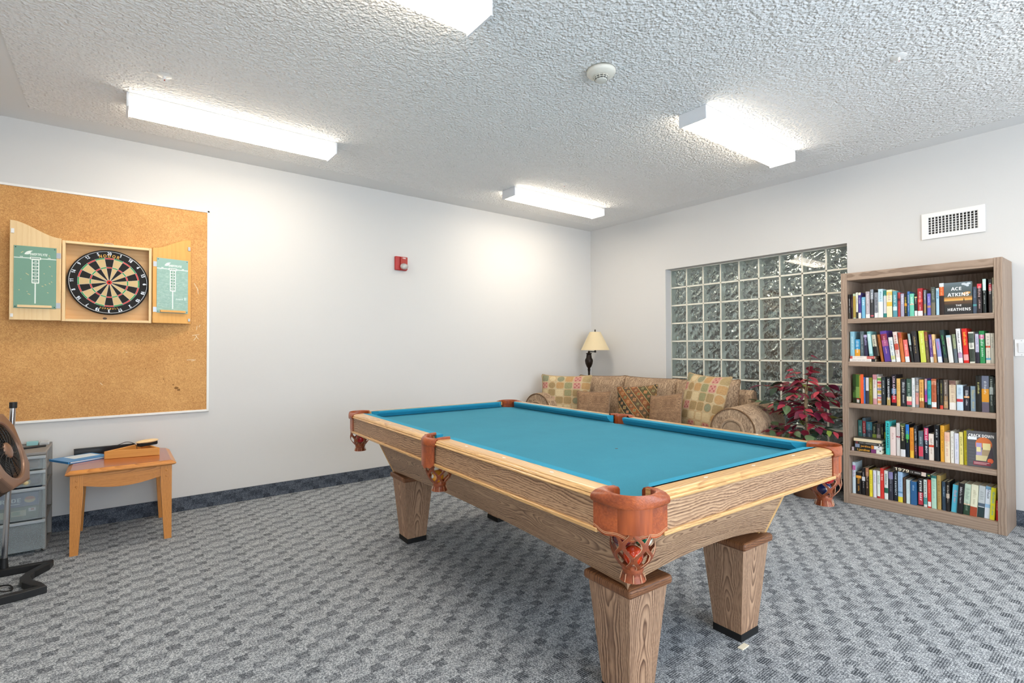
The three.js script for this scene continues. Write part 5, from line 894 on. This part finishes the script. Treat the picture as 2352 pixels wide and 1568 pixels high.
{ // oak side table
  const t = thing('side_table', 'low oak side table with tapered legs and glossy reddish top', 'side table', [-4.82, 0, 0.335]);
  const top = (y, a) => { const X = 0.273 - a, Z = 0.302 - a, k = 0.045; return [[-X, Z], [X, Z], [X, -Z + k], [X - k, -Z], [-X + k, -Z], [-X, -Z + k]].map(([x, z]) => [x, y, z]); };
  const ringsT = [top(0.474, 0.012), top(0.482, 0), top(0.488, 0), top(0.503, 0.024)], P = [];
  for (let r = 0; r < 3; r++) for (let k = 0; k < 6; k++) { const a = ringsT[r][k], b = ringsT[r][(k + 1) % 6], c = ringsT[r + 1][(k + 1) % 6], d = ringsT[r + 1][k]; P.push(...a, ...b, ...c, ...a, ...c, ...d); }
  for (const r of [0, 3]) for (let k = 1; k < 5; k++) P.push(...ringsT[r][0], ...ringsT[r][k], ...ringsT[r][k + 1]);
  const g = new THREE.BufferGeometry(); g.setAttribute('position', new THREE.Float32BufferAttribute(P.slice(0, 3 * 36 * 3), 3)); g.computeVertexNormals(); mesh('top_edge', metreUV(g, 'x', 0.3, 0.1), M.orange, t, 'bevelled oak edge');
  mesh('top_surface', metreUV(extrude(shapeOf(top(0, 0.0245).map((q) => [q[0], q[2]])), 0.012).rotateX(Math.PI / 2).translate(0, 0.5036, 0), 'x', 0.5, 0.3), M.redTop, t, 'glossy reddish table top');
  for (const sx of [-1, 1]) for (const sz of [-1, 1]) {
    const x1 = sx * 0.251, x0 = sx * (0.251 - 0.06), z1 = sz * 0.278, z0 = sz * (0.278 - 0.05);
    const q = (v, e) => { const w = v > 0.75 ? 1 : mix(0.66, 1, v / 0.75), X0 = x1 - (x1 - x0) * w, Z0 = z1 - (z1 - z0) * w, y = v * 0.476; return [[x1, y, z1], [X0, y, z1], [X0, y, Z0], [x1, y, Z0]][e % 4]; };
    const leg = mesh('leg', [0, 1, 2, 3].map((e) => flat(grid(1, 8, (u, v) => q(v, e + u), (u, v) => [v * 0.48 + sx + 1, 0.1 + e * 0.06 + u * 0.06 + (sz + 1) * 0.1]))), M.orange, t);
    if (sz > 0) mesh('peg', [0.44, 0.405].map((y) => new THREE.SphereGeometry(0.0062, 12, 8).scale(1, 1, 0.5).translate(sx * 0.222, y, 0.279)), M.orange, leg);
  }
  const apr = (len) => { const pts = [[-len / 2, 0.474], [len / 2, 0.474]]; for (let k = 0; k <= 16; k++) { const q = 1 - k / 16; pts.push([(q - 0.5) * len, 0.405 - 0.03 * Math.sin(Math.PI * q)]); } return extrude(shapeOf(ccw(pts)), 0.02); };
  for (const s of [-1, 1]) { mesh('apron', metreUV(apr(0.386), 'x', 0.6, 0.4).translate(0, 0, s * 0.262 - 0.01), M.orange, t, 'curved oak apron'); mesh('apron', metreUV(apr(0.46).rotateY(Math.PI / 2), 'z', 0.6, 0.4).translate(s * 0.234 - 0.01, 0, 0), M.orange, t, 'curved oak apron'); }
}
{ // things on the side table
  const Y = 0.504;
  const k = thing('ball_rack', 'wooden triangle ball rack lying on the side table', 'ball rack', [-4.765, Y, 0.265], 0.0);
  const cor = [[-0.145, 0.055], [0.135, 0.115], [0.055, -0.165]], wm = std({ map: T.birch, color: C('ecc083'), roughness: 0.45 });
  for (let i = 0; i < 3; i++) { const a = cor[i], b = cor[(i + 1) % 3], l = Math.hypot(b[0] - a[0], b[1] - a[1]), q = box(l + 0.012, 0.05, 0.014, 0, 0.025, 0, 0.003); q.rotateY(-Math.atan2(b[1] - a[1], b[0] - a[0])); q.translate((a[0] + b[0]) / 2, 0, (a[1] + b[1]) / 2); mesh('rail_bar', q, wm, k); }
  const br = thing('table_brush', 'pale wooden table brush with black bristles lying on the rack', 'brush', [-4.685, Y + 0.0515, 0.245], 0.55);
  mesh('handle', new THREE.SphereGeometry(1, 28, 16).scale(0.075, 0.013, 0.034).translate(0, 0.03, 0), std({ map: T.birch, roughness: 0.35 }), br); mesh('bristles', bb(-0.06, 0.06, 0, 0.026, -0.022, 0.022, 0.008), M.rubber, br, 'black bristles'); br.rotation.z = 0;
  const f = thing('blue_folder', 'bright blue plastic folder with white paper hanging over the table edge', 'folder', [-5.04, Y + 0.0005, 0.225], 0.5);
  mesh('cover', [bb(-0.115, 0.12, 0, 0.0025, -0.11, 0.11, 0.001), bb(-0.115, 0.12, 0.011, 0.0135, -0.11, 0.11, 0.001), bb(-0.118, -0.113, 0, 0.0135, -0.11, 0.11, 0.001)], std({ color: C('2f86c8'), roughness: 0.3 }), f); mesh('paper', bb(-0.105, 0.112, 0.003, 0.0105, -0.1, 0.104), M.pearl, f); mesh('page', bb(-0.05, 0.1, 0.0136, 0.0142, -0.09, 0.03), std({ color: C('dfe8ee'), roughness: 0.5 }), f);
  const bx = thing('black_case', 'long narrow black case lying along the back of the side table', 'case', [-4.915, Y, 0.062], 0.02);
  mesh('body', bb(-0.165, 0.165, 0, 0.045, -0.018, 0.018, 0.004), at(M.black, { roughness: 0.28 }), bx); mesh('ridge', bb(-0.165, 0.165, 0.038, 0.05, 0.012, 0.02, 0.002), M.black, bx);
  const ch = thing('cue_chalk', 'blue and white cue chalk cube inside the triangle rack', 'chalk', [-4.775, Y, 0.255], 0.3); mesh('cube', bb(-0.011, 0.011, 0, 0.018, -0.011, 0.011, 0.002), M.white, ch); mesh('chalk_face', bb(-0.0095, 0.0095, 0.018, 0.023, -0.0095, 0.0095, 0.002), std({ color: C('2f7ac0'), roughness: 0.9 }), ch);
  const cl = thing('clip', 'small black clip on a bent cord inside the rack', 'clip', [-4.745, Y, 0.275]); mesh('body', bb(-0.02, 0.02, 0, 0.016, -0.009, 0.009, 0.003), M.black, cl); mesh('cord', tube([[0.005, 0.014, 0], [-0.005, 0.06, -0.06], [-0.05, 0.075, -0.12], [-0.1, 0.052, -0.18]], 0.002, 24, 5), M.black, cl);
}
// ================================================================ WALL AND CEILING FITTINGS
{
  const a = thing('fire_alarm', 'red fire alarm with clear strobe on the white wall', 'fire alarm', [-2.673, 2.048, 0]);
  const red = std({ color: C('b4262a'), roughness: 0.35 });
  mesh('plate', box(0.124, 0.134, 0.03, 0, 0, 0.015, 0.008), red, a); mesh('raised_face', box(0.072, 0.124, 0.02, 0.022, 0, 0.038, 0.006), std({ color: C('a83028'), roughness: 0.4 }), a);
  mesh('strobe', new THREE.SphereGeometry(1, 24, 14).scale(0.042, 0.03, 0.022).translate(0.02, -0.03, 0.048), std({ color: C('eef4f0'), transmission: 0.6, roughness: 0.05, thickness: 0.02, ior: 1.5 }), a, 'clear strobe lens'); mesh('reflector', box(0.03, 0.03, 0.006, 0.02, -0.03, 0.05, 0.002), M.steel, a);
  const tx = new TextGeometry('FIRE', { font, size: 0.012, depth: 0.0008, curveSegments: 3, bevelEnabled: false }); tx.translate(0.003, 0.043, 0.0482); mesh('lettering', tx, M.white, a);
}
{
  const s = thing('smoke_detector', 'round off-white smoke detector on the stippled ceiling', 'smoke detector', [-2.781, H - 0.004, 2.72]);
  const w = std({ color: C('e9e4d8'), roughness: 0.5 });
  mesh('base', lathe([[0, 0], [0.078, 0], [0.078, -0.016], [0.07, -0.026], [0.044, -0.036], [0, -0.036]], 48), w, s);
  mesh('sensor_core', cyl(0.036, 0.03, 0.02, 0, -0.055, 0, 30), std({ color: C('6c6c68') }), s); mesh('cap', lathe([[0, -0.062], [0.028, -0.061], [0.033, -0.055], [0.03, -0.05], [0, -0.05]], 32), std({ color: C('d6d4cc'), roughness: 0.5 }), s);
  const ribs = []; for (let k = 0; k < 12; k++) { const q = k * Math.PI / 6; ribs.push(rod([0.042 * Math.cos(q), -0.034, 0.042 * Math.sin(q)], [0.032 * Math.cos(q), -0.057, 0.032 * Math.sin(q)], 0.002, 6)); } for (const [r, y] of [[0.041, -0.041], [0.037, -0.048]]) ribs.push(new THREE.TorusGeometry(r, 0.0016, 5, 40).rotateX(Math.PI / 2).translate(0, y, 0)); mesh('vent_ribs', ribs, w, s);
}
function sprinkler(x, z, label) {
  const s = thing('sprinkler_head', label, 'sprinkler', [x, H - 0.004, z], 0, 'ceiling sprinklers');
  mesh('escutcheon', lathe([[0, -0.004], [0.016, -0.006], [0.024, -0.004], [0.034, -0.003], [0.036, 0]], 30), M.white, s); mesh('frame', [cyl(0.009, 0.007, 0.016, 0, -0.022, 0, 12), rod([-0.008, -0.016, 0], [-0.01, -0.034, 0], 0.0022, 6), rod([0.008, -0.016, 0], [0.01, -0.034, 0], 0.0022, 6), rod([-0.01, -0.034, 0], [0.01, -0.034, 0], 0.0025, 6)], M.white, s);
  mesh('glass_bulb', rod([0, -0.034, 0], [0, -0.02, 0], 0.0022, 8), std({ color: C('a83a2c'), roughness: 0.2 }), s, 'red glass bulb'); mesh('deflector', cyl(0.013, 0.013, 0.0015, 0, -0.0375, 0, 16), M.white, s);
}
sprinkler(-4.658, 1.222, 'white sprinkler head by the ceiling light above the cork board'); sprinkler(-1.648, 3.752, 'white sprinkler head on the ceiling in front of the bookcase'); sprinkler(-1.622, 1.212, 'white sprinkler head beside the ceiling light above the sofa');
{
  const v = thing('wall_vent', 'white rectangular air vent with square grille above the bookcase', 'vent', [0, 2.127, 3.625]);
  const W = 0.356, Hh = 0.19;
  const fr = extrude(shapeOf([[-W / 2, -Hh / 2], [W / 2, -Hh / 2], [W / 2, Hh / 2], [-W / 2, Hh / 2]], [[[-0.145, -0.066], [-0.145, 0.066], [0.145, 0.066], [0.145, -0.066]]]), 0.006, 0.003, 2); fr.rotateY(-Math.PI / 2); fr.translate(-0.003, 0, 0);
  mesh('frame', fr, M.white, v); mesh('duct', [bb(0.186, 0.19, -0.066, 0.066, -0.145, 0.145), bb(-0.001, 0.19, 0.0655, 0.067, -0.145, 0.145), bb(-0.001, 0.19, -0.067, -0.0655, -0.145, 0.145), bb(-0.001, 0.19, -0.066, 0.066, -0.146, -0.1445), bb(-0.001, 0.19, -0.066, 0.066, 0.1445, 0.146)], std({ color: C('9a9c9e'), roughness: 0.5, metalness: 0.6 }), v, 'galvanised duct behind the grille');
  for (let k = 0; k <= 14; k++) mesh('slat', box(0.008, 0.132, 0.0065, -0.0045, 0, -0.1421 + k * 0.0203, 0.0015, 'y').rotateY(0), M.white, v); for (let k = 0; k <= 7; k++) mesh('slat', box(0.003, 0.0055, 0.29, -0.004, -0.064 + k * 0.0183, 0, 0.001, 'z'), at(M.white, { color: C('c9cac8') }), v);
  mesh('screw', [-0.162, 0.162].map((z) => cyl(0.004, 0.004, 0.002, 0, 0, 0, 10).rotateZ(Math.PI / 2).translate(-0.009, 0, z)), M.dullSteel, v);
}
{
  const s = thing('light_switch', 'white double rocker light switch beside the bookcase', 'light switch', [0, 1.207, 4.0]);
  mesh('plate', box(0.007, 0.115, 0.116, -0.0035, 0, 0, 0.003), std({ color: C('f2f3f4'), roughness: 0.35 }), s);
  for (const z of [-0.023, 0.023]) { const r = box(0.006, 0.067, 0.034, 0, 0, 0, 0.002); r.rotateZ(0.06); r.translate(-0.009, 0, z); mesh('rocker', r, std({ color: C('eceef0'), roughness: 0.3 }), s); }
  mesh('screw', [-0.048, 0.048].flatMap((y) => [-0.023, 0.023].map((z) => cyl(0.003, 0.003, 0.001, 0, 0, 0, 8).rotateZ(Math.PI / 2).translate(-0.0072, y, z))), M.dullSteel, s);
}
{ // small shims of wood on the carpet at the table feet
  tag(mesh('wood_shim', box(0.05, 0.004, 0.022, -2.84, 0.002, 3.52).translate(0, 0, 0), M.cream), 'thin pale wood shim on the carpet at a table foot', 'shim');
  tag(mesh('wood_shim', box(0.04, 0.004, 0.02, -2.5, 0.002, 1.62), M.cream), 'small pale wood scrap on the carpet under the billiard table', 'shim');
}

renderer.render(scene, camera);
